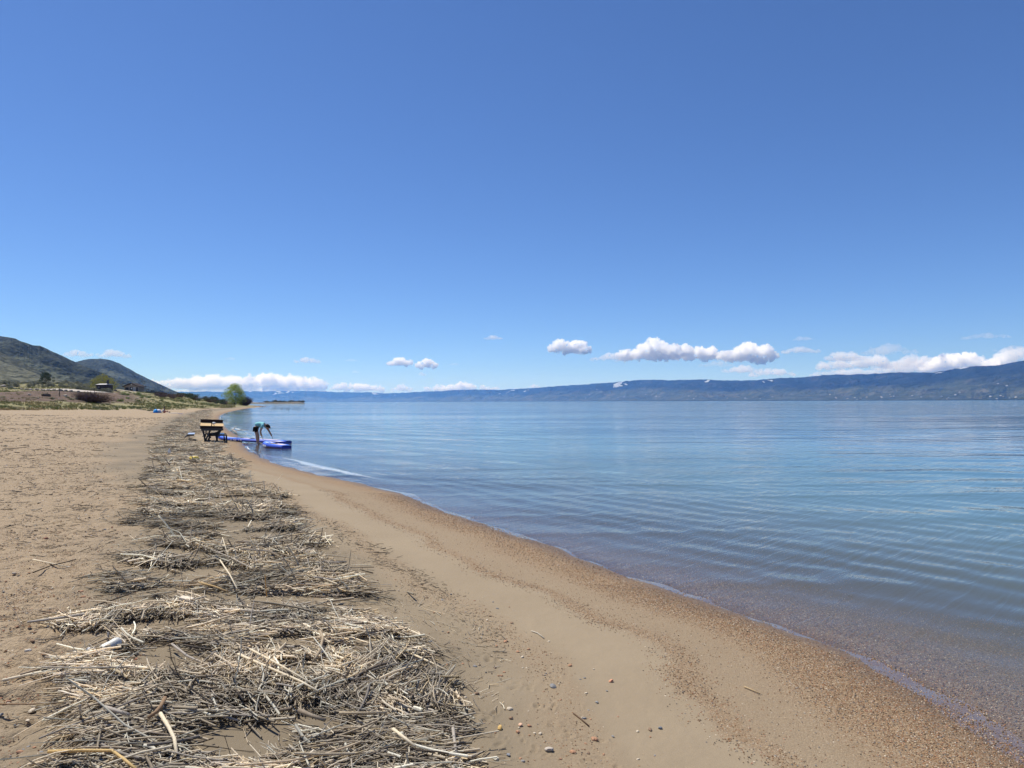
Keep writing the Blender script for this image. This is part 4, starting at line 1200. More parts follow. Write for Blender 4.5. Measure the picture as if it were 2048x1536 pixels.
# ------------------------------------------------------------------ far spit bushes, far houses
spit_k = Kind('spit_bush', shrub_meshes('spit_bush', 3, 150, .09, [(.06, .07, .035), (.10, .10, .05), (.14, .11, .07), (.045, .05, .03)], .9, 6, 8), leaf_m, 'small bush on the low spit far out in the lake', 'shrub', 'bushes on the far spit')
for i in range(46):
    u_ = vr.uniform(531, 608); Rr_ = vr.uniform(1110, 1170)
    d = ray(u_, 800.); hy_ = math.hypot(d[0], d[1]); w_ = vr.uniform(3.0, 6.0)
    spit_k.put((d[0] / hy_ * Rr_, d[1] / hy_ * Rr_, 1.6), vr.uniform(0, 6.3), (w_ * 1.3, w_ * 1.3, w_ * vr.uniform(.5, .95)))
spit_k.put((ray(553, 800.)[0] * 1130, ray(553, 800.)[1] * 1130, 1.6), 0, (7, 7, 6.0), 'taller yellow-green bush near the middle of the far spit', None)

X_, Y_, Z_, uu_ = FARG
hm = MB(); hm.box((0, 0, 2.6), (15, 11, 6.2)); hm.prism([(-8.2, 5.7), (8.2, 5.7), (0, 9.4)], -6, 6)
hm0 = hm.done('house', flat('white_house', (.52, .50, .47), .7, .2, .05, .1))
hmesh = [hm0.data]
for nm, cc in (('tan_house', (.40, .34, .27)), ('grey_house', (.42, .43, .46))):
    m2 = hm0.data.copy(); m2.materials.clear(); m2.materials.append(flat(nm, cc, .7, .2, .05, .1)); hmesh.append(m2)
bpy.data.objects.remove(hm0)
hr = np.random.default_rng(33)
PV = proj(X_, Y_, Z_)[1]
spots = []
for (ua, ub, va, vb, n) in [(1130, 1330, 787, 799, 12), (1330, 1560, 786, 799, 10), (1650, 1760, 786, 799, 13), (1760, 1890, 785, 798, 9), (1890, 2046, 785, 799, 11), (900, 1130, 796, 800, 4), (1440, 1620, 780, 790, 4), (1985, 2035, 767, 775, 2)]:
    spots += [(hr.uniform(ua, ub), hr.triangular(va, vb, vb)) for _ in range(n)]
for (u_, v_) in spots:
    ci = int(np.argmin(np.abs(uu_ - u_))); col_v = PV[:120, ci]
    ri = int(np.argmin(np.abs(col_v - v_)))
    o = link('house', hmesh[int(hr.choice([0, 0, 1, 1, 2]))])
    o.location = (X_[ri, ci], Y_[ri, ci], Z_[ri, ci] - 1); o.rotation_euler = (0, 0, hr.uniform(0, 6.3))
    s_ = hr.uniform(.5, .95); o.scale = (s_, s_, s_)
    tag(o, 'tiny pale house on the far slope across the lake', 'house', 'houses on the far slope')
# ------------------------------------------------------------------ figures
def skin(name, J, E, mat, parent=None, sub=2, root=0):
    """one continuous surface grown from a jointed skeleton; J: name -> (x, y, z, radius[, radius2])"""
    ks = list(J); me = bpy.data.meshes.new(name)
    me.from_pydata([J[k][:3] for k in ks], [(ks.index(a), ks.index(b)) for a, b in E], [])
    o = link(name, me, mat, parent)
    md = o.modifiers.new('skin', 'SKIN'); md.use_smooth_shade = True; md.branch_smoothing = .4
    for i, k in enumerate(ks):
        v = me.skin_vertices[0].data[i]
        v.radius = (J[k][3], J[k][4] if len(J[k]) > 4 else J[k][3]); v.use_root = (i == root)
    ss = o.modifiers.new('sub', 'SUBSURF'); ss.levels = sub; ss.render_levels = sub
    return o


def chain(*a):
    return [(a[i], a[i + 1]) for i in range(len(a) - 1)]


skin_m = flat('person_skin', (.50, .31, .215), .6, .25, .08, 9)  # one even skin tone shared by all the figures
teal = flat('teal_shirt', (.24, .56, .58), .85, .1, .14, 7)
black_c = flat('black_cloth', (.014, .013, .015), .85, .1, .2, 9)
hair_m = flat('dark_hair', (.022, .017, .015), .6, .25, .2, 20)
white_c = flat('white_cloth', (.78, .78, .78), .85, .1, .06, 6)
red_c = flat('red_cloth', (.42, .09, .085), .85, .1, .15, 7)


def hand(J, E, wrist, d, side, n, L=.085, r=.012):
    """palm and five unequal curled fingers grown from the wrist joint"""
    w = Vector(J[wrist][:3]); d = Vector(d).normalized(); s = d.cross(Vector((0, 0, 1)) if abs(d.z) < .9 else Vector((1, 0, 0))).normalized() * side
    up = s.cross(d)
    J[n + 'palm'] = (*(w + d * .05), .030, .018); E.append((wrist, n + 'palm'))
    J[n + 'knuckle'] = (*(w + d * .085), .034, .016); E.append((n + 'palm', n + 'knuckle'))
    for i, (off, le) in enumerate([(-.028, .062), (-.010, .075), (.010, .070), (.027, .055)]):
        a = w + d * .098 + s * off; b = a + d * le * .55 + up * .008; c = b + d * le * .35 + up * .030
        for q, (p, rr) in enumerate([(a, .0095), (b, .0085), (c, .0065)]):
            J[f'{n}f{i}{q}'] = (*p, rr)
        E += [(n + 'knuckle', f'{n}f{i}0'), (f'{n}f{i}0', f'{n}f{i}1'), (f'{n}f{i}1', f'{n}f{i}2')]
    a = w + d * .04 + s * -.034; b = a + d * .035 - s * .02; c = b + d * .03
    J[n + 't0'] = (*a, .012); J[n + 't1'] = (*b, .011); J[n + 't2'] = (*c, .008)
    E += [(n + 'palm', n + 't0'), (n + 't0', n + 't1'), (n + 't1', n + 't2')]


fx, fy = gp(516.5, 890.5, -.06); fx, fy = float(fx), float(fy); fz = float(H(fx, fy)[0])
per = empty('person', (fx, fy, fz), math.atan2(-fx, fy) * .9); tag(per, 'person in a teal shirt and black shorts bending over the blue boards in shallow water', 'person')
J = dict(pel=(-.13, 0, .86, .125, .15), sp=(-.02, 0, .97, .115, .14), ch=(.15, 0, 1.02, .12, .165), nb=(.28, 0, .98, .06), nk=(.33, 0, .95, .055), h0=(.385, 0, .92, .078), h1=(.445, 0, .875, .102, .088), h2=(.48, 0, .82, .078, .072), nose=(.535, 0, .83, .022), chin=(.475, 0, .76, .04),
         hl=(-.12, -.09, .80, .095), kl=(-.06, -.10, .47, .070), cl=(-.045, -.10, .30, .066), al=(-.03, -.10, .09, .043), tl=(.10, -.11, .035, .035), ttl=(.17, -.115, .025, .02),
         hr=(-.12, .09, .80, .095), kr=(-.02, .10, .47, .070), cr=(-.005, .10, .30, .066), ar=(.0, .10, .09, .043), tr=(.13, .11, .035, .035), ttr=(.20, .115, .025, .02),
         sl=(.20, -.19, .95, .066), el=(.10, -.23, .67, .050), fl=(.12, -.22, .55, .050), wl=(.17, -.20, .42, .032),
         sr=(.27, .19, .95, .062), er=(.46, .22, .70, .050), fr=(.51, .22, .60, .050), wr=(.60, .20, .43, .032))
E = chain('pel', 'sp', 'ch', 'nb', 'nk', 'h0', 'h1', 'h2', 'chin') + [('h1', 'nose')] + chain('pel', 'hl', 'kl', 'cl', 'al', 'tl', 'ttl') + chain('pel', 'hr', 'kr', 'cr', 'ar', 'tr', 'ttr') + chain('ch', 'sl', 'el', 'fl', 'wl') + chain('ch', 'sr', 'er', 'fr', 'wr')
hand(J, E, 'wl', (.25, .05, -1), 1, 'L'); hand(J, E, 'wr', (.45, -.05, -1), -1, 'R')
skin('body', J, E, skin_m, per)
S = dict(pel=(-.14, 0, .89, .142, .17), sp=(-.02, 0, .985, .138, .165), ch=(.15, 0, 1.035, .142, .188), nb=(.25, 0, 1.0, .10, .12), sl=(.20, -.20, .95, .085), ml=(.15, -.225, .80, .068), sr=(.27, .20, .95, .085), mr=(.36, .215, .82, .068))
skin('shirt', S, chain('pel', 'sp', 'ch', 'nb') + chain('ch', 'sl', 'ml') + chain('ch', 'sr', 'mr'), teal, per)
S = dict(pel=(-.135, 0, .86, .132, .155), hl=(-.118, -.085, .78, .104), kl=(-.085, -.098, .58, .084), hr=(-.115, .085, .78, .104), kr=(-.06, .098, .58, .084))
skin('shorts', S, [('pel', 'hl'), ('hl', 'kl'), ('pel', 'hr'), ('hr', 'kr')], black_c, per)
MB().ico((.425, 0, .912), (.114, .098, .085), 3, rot=Matrix.Rotation(R_(38), 3, 'Y')).done('hair', hair_m, per, True)
cp = MB().ico((.455, 0, .895), (.116, .10, .075), 3, rot=Matrix.Rotation(R_(50), 3, 'Y')).done('cap', flat('dark_cap', (.03, .03, .035), .8, .15), per, True)
MB().box((.555, 0, .80), (.13, .15, .012), Matrix.Rotation(R_(72), 3, 'Y'), .005).done('brim', flat('dark_cap_brim', (.03, .03, .035), .8, .15), cp)

# ------------------------------------------------------------------ boards
blue_b = flat('blue_board', (.012, .045, .40), .3, .5, .10, 2)
lblue = flat('light_blue_deck', (.07, .20, .78), .45, .4, .10, 3)
pad_m = flat('pale_pink_pad', (.62, .52, .58), .8, .2, .08, 5)
strap_m = flat('black_strap', (.015, .015, .018), .7, .2)
wht = flat('white_print', (.8, .8, .82), .5, .3, .03)


def board(name, nose, tail, label, Wd=.80, T=.14, rock=.16):
    """an inflatable board lying between two world points (nose end lifted a little)"""
    a, b = Vector(nose), Vector(tail)
    L = (b - a).length; ctr = (a + b) / 2
    o = empty(name, ctr); o.rotation_euler = (b - a).to_track_quat('X', 'Z').to_euler(); tag(o, label, 'paddleboard')
    xs = np.linspace(-L / 2, L / 2, 44); q = (xs + L / 2) / L
    wd = Wd / 2 * np.clip(1 - np.abs(2 * q - 1.08) ** 3.0, 0, 1) ** .55 * (1 - .18 * (q > .5) * (q - .5))
    wd = np.maximum(wd, .03); wd[-1] = wd[-2] = max(wd[-3], .14)
    up = rock * np.clip((.28 - q) / .28, 0, 1) ** 2
    sec = [(math.cos(t), math.sin(t)) for t in np.linspace(0, 2 * math.pi, 20, endpoint=False)]
    ring = lambda i, s1, s2, dz: [(xs[i], (abs(c) ** .55) * math.copysign(1, c) * wd[i] * s1, up[i] + (abs(sn) ** .75) * math.copysign(1, sn) * T / 2 * s2 + dz) for c, sn in sec]
    V = np.array([ring(i, 1, 1, 0) for i in range(44)]).reshape(-1, 3)
    f = grid_faces(44, 20, True)
    lp = np.concatenate([f.ravel(), np.arange(20), 43 * 20 + np.arange(20)[::-1]]); ct = np.concatenate([np.full(len(f), 4), [20, 20]])
    h = link('hull', np_mesh('hull', V, lp, ct, True), blue_b, o)

    def sheet(nm, x0, x1, w0, dz, mat, par=o, y0=None):
        ii = [i for i in range(44) if x0 <= q[i] <= x1]
        rows = []
        for i in ii:
            w_ = w0 * wd[i] / (Wd / 2) if y0 is None else w0
            for t_ in np.linspace(-1, 1, 7):
                yy = (y0 or 0) + t_ * w_
                top = T / 2 * (max(0, 1 - (abs(yy) / wd[i]) ** 3.6)) ** .28
                rows.append((xs[i], yy, up[i] + top + dz))
        return link(nm, np_mesh(nm, np.array(rows), grid_faces(len(ii), 7), np.full((len(ii) - 1) * 6, 4), True), mat, par)
    sheet('deck', .03, .97, Wd * .40, .006, lblue)
    sheet('deck_pad', .32, .90, Wd * .20, .012, pad_m)
    for yy in (-1, 1):
        sheet('stripe', .12, .30, .03, .011, wht, o, yy * Wd * .12)
    for x_ in (-.16, .02):
        MB().tube([(x_ * L + (.25 if yy_ % 2 else 0), (-.26 + .26 * yy_), T / 2 + .012 + .01 * (yy_ == 1)) for yy_ in range(3)], .009, 5).done('bungee', strap_m, o)
    MB().box((.02 * L, 0, T / 2 + .022), (.26, .045, .02), None, .006).done('carry_handle', strap_m, o)
    MB().prism([(L * .46, -T / 2 + .01), (L * .515, -T / 2 - .09), (L * .53, -T / 2 - .10), (L * .50, -T / 2 + .01)], -.012, .012).done('fin', strap_m, o)
    for k_, (x_, l_) in enumerate([(-.20, .10), (-.165, .06), (-.14, .12), (-.09, .05), (-.06, .09)]):
        i = int((x_ + .5) * 43); MB().box((x_ * L, -wd[i] - .003, .0), (l_, .006, .05 if k_ % 2 else .075)).done('print', wht, o)
    return o


def pt(u, v, z):
    x, y = gp(u, v, z); return Vector((float(x), float(y), z))


n_ = pt(431.5, 876.5, .17); t_ = pt(577, 884.5, .055)
board('paddleboard', n_, t_, 'long blue paddleboard lying from the picnic table into the water behind the bending person', .82, .15, .10)
n_ = pt(530.5, 887.5, .10); t_ = pt(573, 894.5, .045)
board('paddleboard', n_, t_, 'shorter looking blue paddleboard afloat in front of the bending person, pointing toward the shore', .82, .15, .08)

# ------------------------------------------------------------------ picnic table, box, dog
x, y, z = ground(421, 883.5)
k = y / 1420
RZ = math.atan2(-x, y); tb = empty('picnic_table', (x, y, z), RZ); tag(tb, 'metal picnic table half sunk in the sand seen end on with two side benches', 'table')
met = flat('dark_tube', (.028, .028, .032), .4, .5, .15, 6, metal=.3)
seatm = flat('sky_tinted_grey_seat', (.33, .40, .52), .35, .5, .08, 4)  # grey metal, with the blue of the reflected sky put into its colour
MB().box((3 * k, .9, 24.6 * k), (40 * k, 1.9, .05), None, .012).done('tabletop', seatm, tb)
MB().box((3 * k, -.06, 24.0 * k), (41 * k, .05, .09), None, .01).done('edge_rail', met, tb)
for s_, u0 in ((-1, -36), (1, 20)):
    be = MB().box((u0 * k if s_ < 0 else u0 * k, .9, 14.6 * k if s_ < 0 else 13 * k), (12.5 * k, 2.0, .045), None, .012).done('bench', seatm, tb)
    MB().box((u0 * k, -.11, (14.4 if s_ < 0 else 12.8) * k), (12.6 * k, .03, .075), None, .008).done('bench_edge', met, be)
for yy in (.12, 1.6):
    MB().tube([(-32 * k, yy, 14 * k), (-40 * k, yy, 13.6 * k), (-45.5 * k, yy, 11 * k), (-48.5 * k, yy, 6.5 * k), (-49 * k, yy, -.1)], .028, 8).done('bench_leg', met, tb, True)
    MB().tube([(24 * k, yy, 13 * k), (26 * k, yy, 8 * k), (26 * k, yy, -.1)], .024, 8).done('bench_leg', met, tb, True)
    MB().tube([(30 * k, yy, 9 * k), (30.5 * k, yy, -.1)], .024, 8).done('bench_leg', met, tb, True)
    MB().tube([(22 * k, yy, 12.6 * k), (30 * k, yy, 12.2 * k), (30.3 * k, yy, 8 * k)], .024, 8).done('bench_brace', met, tb, True)
    MB().tube([(-15 * k, yy, 24 * k), (-12 * k, yy, 12 * k), (-9.5 * k, yy, -.1)], .030, 8).done('leg', met, tb, True)
    MB().tube([(-8 * k, yy, 24 * k), (-9.2 * k, yy, 10 * k)], .024, 8).done('leg', met, tb, True)
    MB().tube([(0 * k, yy, 24 * k), (-4 * k, yy, 13 * k), (-9 * k, yy, 2 * k), (-10 * k, yy, -.1)], .030, 8).done('leg', met, tb, True)
    MB().tube([(17 * k, yy, 24 * k), (15.5 * k, yy, 12 * k), (16 * k, yy, 9 * k)], .034, 8).done('leg', met, tb, True)
bx = empty('wooden_box', (x, y, z + 25.7 * k)); tag(bx, 'dark brown wooden box with tan plank lid and raised back on the picnic table', 'box')
bx.rotation_euler = (0, R_(2.4), RZ)
dwood = flat('dark_brown_wood', (.035, .018, .012), .75, .2, .3, 9); twood = flat('tan_plank', (.62, .43, .22), .75, .2, .10, 7)
fw = 42 * k
MB().box((1.5 * k, .06, 2.4 * k), (fw, .05, 6.2 * k), None, .008).done('front_board', dwood, bx)
MB().box((1.5 * k, .44, 9.2 * k), (fw, .04, 18.4 * k), None, .008).done('back_board', dwood, bx)
for s_ in (-1, 1):
    MB().prism([(.09, 0), (.42, 0), (.42, 9.0 * k), (.09, 4.6 * k)], -.018, .018).done('side_board', dwood, bx).matrix_local = Matrix.Translation((1.5 * k + s_ * fw * .485, 0, 0)) @ Matrix.Rotation(R_(90), 4, 'Z')
for s_, w_ in ((-1, .475), (1, .515)):
    o = MB().box((0, 0, 0), (fw * w_, .33, .022), None, .004).done('lid_plank', twood, bx)
    o.location = (1.5 * k + s_ * fw * .255 + (.018 * fw if s_ > 0 else 0), 0.25, 8.4 * k); o.rotation_euler = (R_(26), 0, 0)
MB().box((4.0 * k, .25, 8.8 * k), (.02, .34, .02), Matrix.Rotation(R_(26), 3, 'X') @ Matrix.Rotation(R_(24), 3, 'Z'), .003).done('lid_strap', strap_m, bx)
MB().ico((5.5 * k, .36, 11.4 * k), (3.4 * k, .07, 2.0 * k), 2, .05, np.random.default_rng(2)).done('white_bundle', white_c, None, True)
wb = bpy.data.objects['white_bundle']; wb.location = bx.location; wb.rotation_euler = bx.rotation_euler; tag(wb, 'small white cloth bundle lying on the tan lid of the wooden box', 'cloth')
pb = MB().box((-17.5 * k, .3, 3 * k), (5.0 * k, .25, 6.0 * k), Matrix.Rotation(R_(8), 3, 'Y'), .03).done('plastic_jug', flat('pale_blue_plastic', (.55, .62, .74), .4, .4, .06), None, True)
pb.location = bx.location; pb.rotation_euler = bx.rotation_euler; tag(pb, 'pale bluish plastic jug at the left end of the table top', 'jug')
nk_ = MB().tube([(-17.5 * k, .3, 6 * k), (-17.2 * k, .3, 7.4 * k)], .03, 8).done('cap', white_c, pb)

dg = empty('dog', (x - .14, y + .33, z), RZ * .9); tag(dg, 'dark grey dog standing in the shade under the picnic table facing right', 'dog')
dog_m = flat('dark_grey_fur', (.050, .048, .050), .9, .1, .35, 14)
J = dict(pel=(-.14, 0, .34, .085, .09), bel=(.02, 0, .325, .085, .09), ch=(.19, 0, .335, .115, .095), nb=(.27, 0, .43, .072), nk=(.315, 0, .51, .06), hd=(.35, 0, .565, .066, .06), mz=(.42, 0, .545, .038), ns=(.46, 0, .535, .026),
         el=(.325, -.045, .63, .02), er=(.325, .045, .63, .02), t1=(-.25, 0, .37, .03), t2=(-.36, 0, .30, .022), t3=(-.42, 0, .22, .014),
         fl=(.20, -.075, .26, .046), fkl=(.205, -.078, .14, .028), fwl=(.21, -.078, .03, .024), fpl=(.235, -.078, .012, .022), fr=(.18, .075, .26, .046), fkr=(.16, .078, .14, .028), fwr=(.165, .078, .03, .024), fpr=(.19, .078, .012, .022),
         hl=(-.14, -.075, .27, .062), hkl=(-.11, -.082, .19, .042), hol=(-.18, -.084, .12, .026), hpl=(-.165, -.084, .025, .022), hr=(-.15, .075, .27, .062), hkr=(-.09, .082, .19, .042), hor=(-.14, .084, .12, .026), hpr=(-.125, .084, .025, .022))
E = chain('pel', 'bel', 'ch', 'nb', 'nk', 'hd', 'mz', 'ns') + [('hd', 'el'), ('hd', 'er')] + chain('pel', 't1', 't2', 't3') + chain('ch', 'fl', 'fkl', 'fwl', 'fpl') + chain('ch', 'fr', 'fkr', 'fwr', 'fpr') + chain('pel', 'hl', 'hkl', 'hol', 'hpl') + chain('pel', 'hr', 'hkr', 'hor', 'hpr')
skin('body', J, E, dog_m, dg); dg.scale = (1.05, 1.0, 1.0); dg.location.x += 4 * k
MB().ico((.405, -.03, .548), (.055, .02, .03), 2).done('grey_muzzle', flat('pale_muzzle', (.30, .29, .28), .9, .1), dg, True)

# ------------------------------------------------------------------ the pair with the blue shade, farther up the beach
x, y, z = ground(318, 826.0)
k = y / 1420
tn = empty('beach_shade', (x, y, z), math.atan2(-x, y)); tag(tn, 'small blue and pale grey pop-up beach shade beside the two sitting people', 'beach tent')
def dome(nm, mat, a0, a1, c, r):
    rows = []
    for i in range(9):
        p_ = math.pi / 2 * i / 8
        for j in range(11):
            q_ = a0 + (a1 - a0) * j / 10
            rows.append((c[0] + r[0] * math.cos(p_) * math.cos(q_), c[1] + r[1] * math.cos(p_) * math.sin(q_), c[2] + r[2] * math.sin(p_)))
    o_ = link(nm, np_mesh(nm, np.array(rows), grid_faces(9, 11), np.full(80, 4), True), mat, tn)
    sd_ = o_.modifiers.new('cloth', 'SOLIDIFY'); sd_.thickness = .02
    return o_
dome('blue_panel', flat('bright_blue_nylon', (.02, .28, .68), .6, .3, .15, 3), 0, 2 * math.pi, (-6 * k, 0, 0), (4.6 * k, .5, 8.0 * k))
dome('grey_panel', flat('pale_grey_nylon', (.55, .55, .62), .6, .3, .1, 3), 0, 2 * math.pi, (-.5 * k, .5, 0), (5.5 * k, .45, 7.6 * k))
mt = MB().box((x - 3 * k, y - .15, z + .02), (19 * k, 1.3, .035), None, .01).done('ground_mat', flat('dark_blue_mat', (.035, .045, .09), .9, .1)); tag(mt, 'dark blue mat spread under the blue beach shade', 'mat')

pA = empty('person', (x + 4.0 * k, y + 1.1, z), math.atan2(-x, y)); tag(pA, 'person with dark hair in a black top sitting upright behind the blue shade', 'person')
J = dict(pel=(0, 0, .12, .12, .15), sp=(-.03, 0, .32, .10, .13), ch=(-.06, 0, .52, .11, .15), nk=(-.05, 0, .66, .05), h0=(-.04, 0, .74, .07), h1=(-.03, 0, .83, .095, .085), h2=(-.03, 0, .90, .07),
         hl=(.06, -.1, .12, .09), kl=(.36, -.12, .34, .06), al=(.55, -.12, .07, .04), fl=(.68, -.12, .04, .035), hr=(.06, .1, .12, .09), kr=(.36, .12, .30, .06), ar=(.56, .12, .07, .04), fr=(.68, .12, .04, .035),
         sl=(-.05, -.18, .54, .055), el=(.02, -.22, .33, .04), wl=(.16, -.16, .24, .03), pl=(.23, -.13, .23, .03, .018), sr=(-.05, .18, .54, .055), er=(.04, .22, .34, .04), wr=(.18, .15, .26, .03), pr=(.25, .12, .25, .03, .018))
E = chain('pel', 'sp', 'ch', 'nk', 'h0', 'h1', 'h2') + chain('pel', 'hl', 'kl', 'al', 'fl') + chain('pel', 'hr', 'kr', 'ar', 'fr') + chain('ch', 'sl', 'el', 'wl', 'pl') + chain('ch', 'sr', 'er', 'wr', 'pr')
skin('body', J, E, skin_m, pA, 1)
skin('top', dict(a=(0, 0, .14, .15, .18), b=(-.03, 0, .33, .125, .155), c=(-.06, 0, .53, .13, .17), sl=(-.05, -.19, .54, .072), ml=(-.01, -.215, .42, .06), sr=(-.05, .19, .54, .072), mr=(.0, .215, .42, .06)), chain('a', 'b', 'c') + [('c', 'sl'), ('sl', 'ml'), ('c', 'sr'), ('sr', 'mr')], black_c, pA, 1)
MB().ico((-.05, 0, .85), (.115, .11, .125), 2).done('hair', hair_m, pA, True)
pB = empty('person', (x + 7.6 * k, y + .2, z), math.atan2(-x, y)); tag(pB, 'person in a white shirt and red shorts sitting with legs stretched right', 'person')
J = dict(pel=(0, 0, .11, .12, .15), sp=(-.08, 0, .29, .11, .14), ch=(-.08, 0, .46, .115, .155), nk=(.02, 0, .57, .05), h0=(.07, 0, .61, .07), h1=(.13, 0, .66, .095, .085), h2=(.17, 0, .70, .07),
         hl=(.08, -.1, .11, .09), kl=(.42, -.12, .22, .06), al=(.78, -.12, .09, .04), fl=(.84, -.12, .14, .035), hr=(.08, .1, .11, .09), kr=(.42, .12, .18, .06), ar=(.80, .12, .09, .04), fr=(.86, .12, .14, .035),
         sl=(-.04, -.18, .47, .055), el=(.08, -.22, .28, .04), wl=(.24, -.16, .24, .03), pl=(.31, -.13, .24, .03, .018), sr=(-.04, .18, .47, .055), er=(.10, .22, .28, .04), wr=(.26, .15, .25, .03), pr=(.33, .12, .25, .03, .018))
skin('body', J, E, skin_m, pB, 1)
skin('shirt', dict(a=(-.02, 0, .14, .15, .18), b=(-.09, 0, .31, .14, .165), c=(-.08, 0, .47, .145, .18), sl=(-.04, -.19, .47, .072), ml=(.03, -.215, .36, .06), sr=(-.04, .19, .47, .072), mr=(.04, .215, .36, .06)), chain('a', 'b', 'c') + [('c', 'sl'), ('sl', 'ml'), ('c', 'sr'), ('sr', 'mr')], white_c, pB, 1)
skin('shorts', dict(p=(.0, 0, .11, .14, .17), hl=(.08, -.1, .115, .11), kl=(.34, -.12, .205, .085), hr=(.08, .1, .115, .11), kr=(.34, .12, .18, .085)), [('p', 'hl'), ('hl', 'kl'), ('p', 'hr'), ('hr', 'kr')], red_c, pB, 1)
MB().ico((.12, 0, .70), (.11, .105, .10), 2).done('hair', hair_m, pB, True)
for yy in (-.12, .12):
    MB().ico((.85, yy, .12), (.07, .05, .10), 2).done('shoe', black_c, pB, True)
x2, y2, z2 = ground(348, 826.6)
tw = MB().box((x2, y2, z2 + .03), (14 * k, .9, .05), None, .02).done('towel', white_c); tag(tw, 'white towel spread on the sand right of the sitting pair', 'towel')
x2, y2, z2 = ground(361, 828)
tw = MB().box((x2, y2, z2 + .04), (7 * k, .7, .07), Matrix.Rotation(.3, 3, 'Z'), .02).done('towel', flat('lilac_towel', (.42, .38, .52), .9, .1, .3, 8)); tag(tw, 'crumpled lilac grey towel at the right end of the white towel', 'towel')
# ------------------------------------------------------------------ washed-up reeds
STR = np.array([(.80, .65, .42), (.88, .76, .54), (.92, .84, .66), (.66, .53, .34), (.70, .60, .45), (.53, .41, .255), (.34, .255, .17), (.15, .11, .075), (.80, .62, .33), (.44, .38, .31)])
_g = STR.mean(1, keepdims=True); STR = np.clip((STR * .74 + _g * .26) * 1.06, 0, .92)
SW = np.array([.16, .16, .14, .12, .12, .09, .06, .05, .05, .05])
wr_ = np.random.default_rng(41)


def band_points(n, Y0, Y1, mfun, u0=-20, u1=1010):
    out = []; got = 0
    while got < n:
        m = 60000
        Yq = np.sqrt(wr_.uniform(Y0 ** 2, Y1 ** 2, m)); uq = wr_.uniform(u0, u1, m)
        d = ray(uq, np.full(m, 800.0)); xq = d[:, 0] / d[:, 1] * Yq
        s_ = pdist(xq, Yq, SHORE); zq = height(xq, Yq, s_)
        pk = wr_.random(m) < mfun(xq, Yq, zq, s_)
        out.append(np.stack([xq[pk], Yq[pk], zq[pk], s_[pk]], -1)); got += pk.sum()
        if len(out) > 60:
            break
    return np.concatenate(out)[:n]


def straw_dir(x, y, n):
    u, v = proj(x, y, .4)
    L = np.interp(v, _rv, _rl); Rr = np.interp(v, _rv, _rr)
    a = np.clip((u - L) / (Rr - L), 0, 1)
    base = np.interp(a, [0, .35, .7, 1], [175, 165, 128, 118])
    sw_ = (fbm(x * 1.4, y * 1.4, 3, 111) - .5) * 260
    return np.radians(base + sw_ + wr_.normal(0, 26, n) + np.where(wr_.random(n) < .18, wr_.uniform(-90, 90, n), 0))


def reeds(n, Y0, Y1, len_med, r_med, sides, mid, lift, mfun, dark=1.0, up=.015):
    P = band_points(n, Y0, Y1, mfun); n = len(P)
    x, y, z = P[:, 0], P[:, 1], P[:, 2]
    mk_ = reedmask(x, y, z)
    ang = straw_dir(x, y, n)
    L = len_med * np.exp(wr_.normal(0, .55, n)); L = np.clip(L, .02, .75)
    tilt = wr_.normal(0, .11, n) + np.where(wr_.random(n) < up, wr_.uniform(.4, 1.1, n), 0)
    d = np.stack([np.cos(ang) * np.cos(tilt), np.sin(ang) * np.cos(tilt), np.sin(tilt)], -1)
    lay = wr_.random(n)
    thick = mk_ * (.02 + .055 * sst(.3, .7, fbm(x * 1.05, y * 2.2, 4, 41)))
    r = r_med * np.exp(wr_.normal(0, .38, n)) * (1 + .5 * (L > .25)); r = np.clip(r, .0008, .011)
    zc_ = z + r + thick * .35 + lift * lay * (.25 + .75 * mk_) + np.abs(np.sin(tilt)) * L * .35
    c = np.stack([x, y, zc_], -1)
    C = STR[wr_.choice(len(STR), n, p=SW / SW.sum())] * wr_.uniform(.72, 1.12, (n, 1)) * 1.12 * (.42 + .58 * lay ** .8)[:, None] ** dark  # straws low in the pile tinted darker: shade put into their colour
    cl = fbm(x * 1.8 + 3, y * 3.0, 3, 117)
    C = C * (.66 + .50 * sst(.36, .60, cl))[:, None]
    return stalks('reeds', wr_, c - d * L[:, None] / 2, c + d * L[:, None] / 2, r, r * wr_.uniform(.55, 1.0, n), C, sides, .055, mid)


def fuse(parts, quad=True):
    Vs, Qs, Cs = [], [], []; o_ = 0
    for V, q, C in parts:
        Vs.append(V); Qs.append(q + o_); Cs.append(C); o_ += len(V)
    return np.concatenate(Vs), np.concatenate(Qs), np.concatenate(Cs)


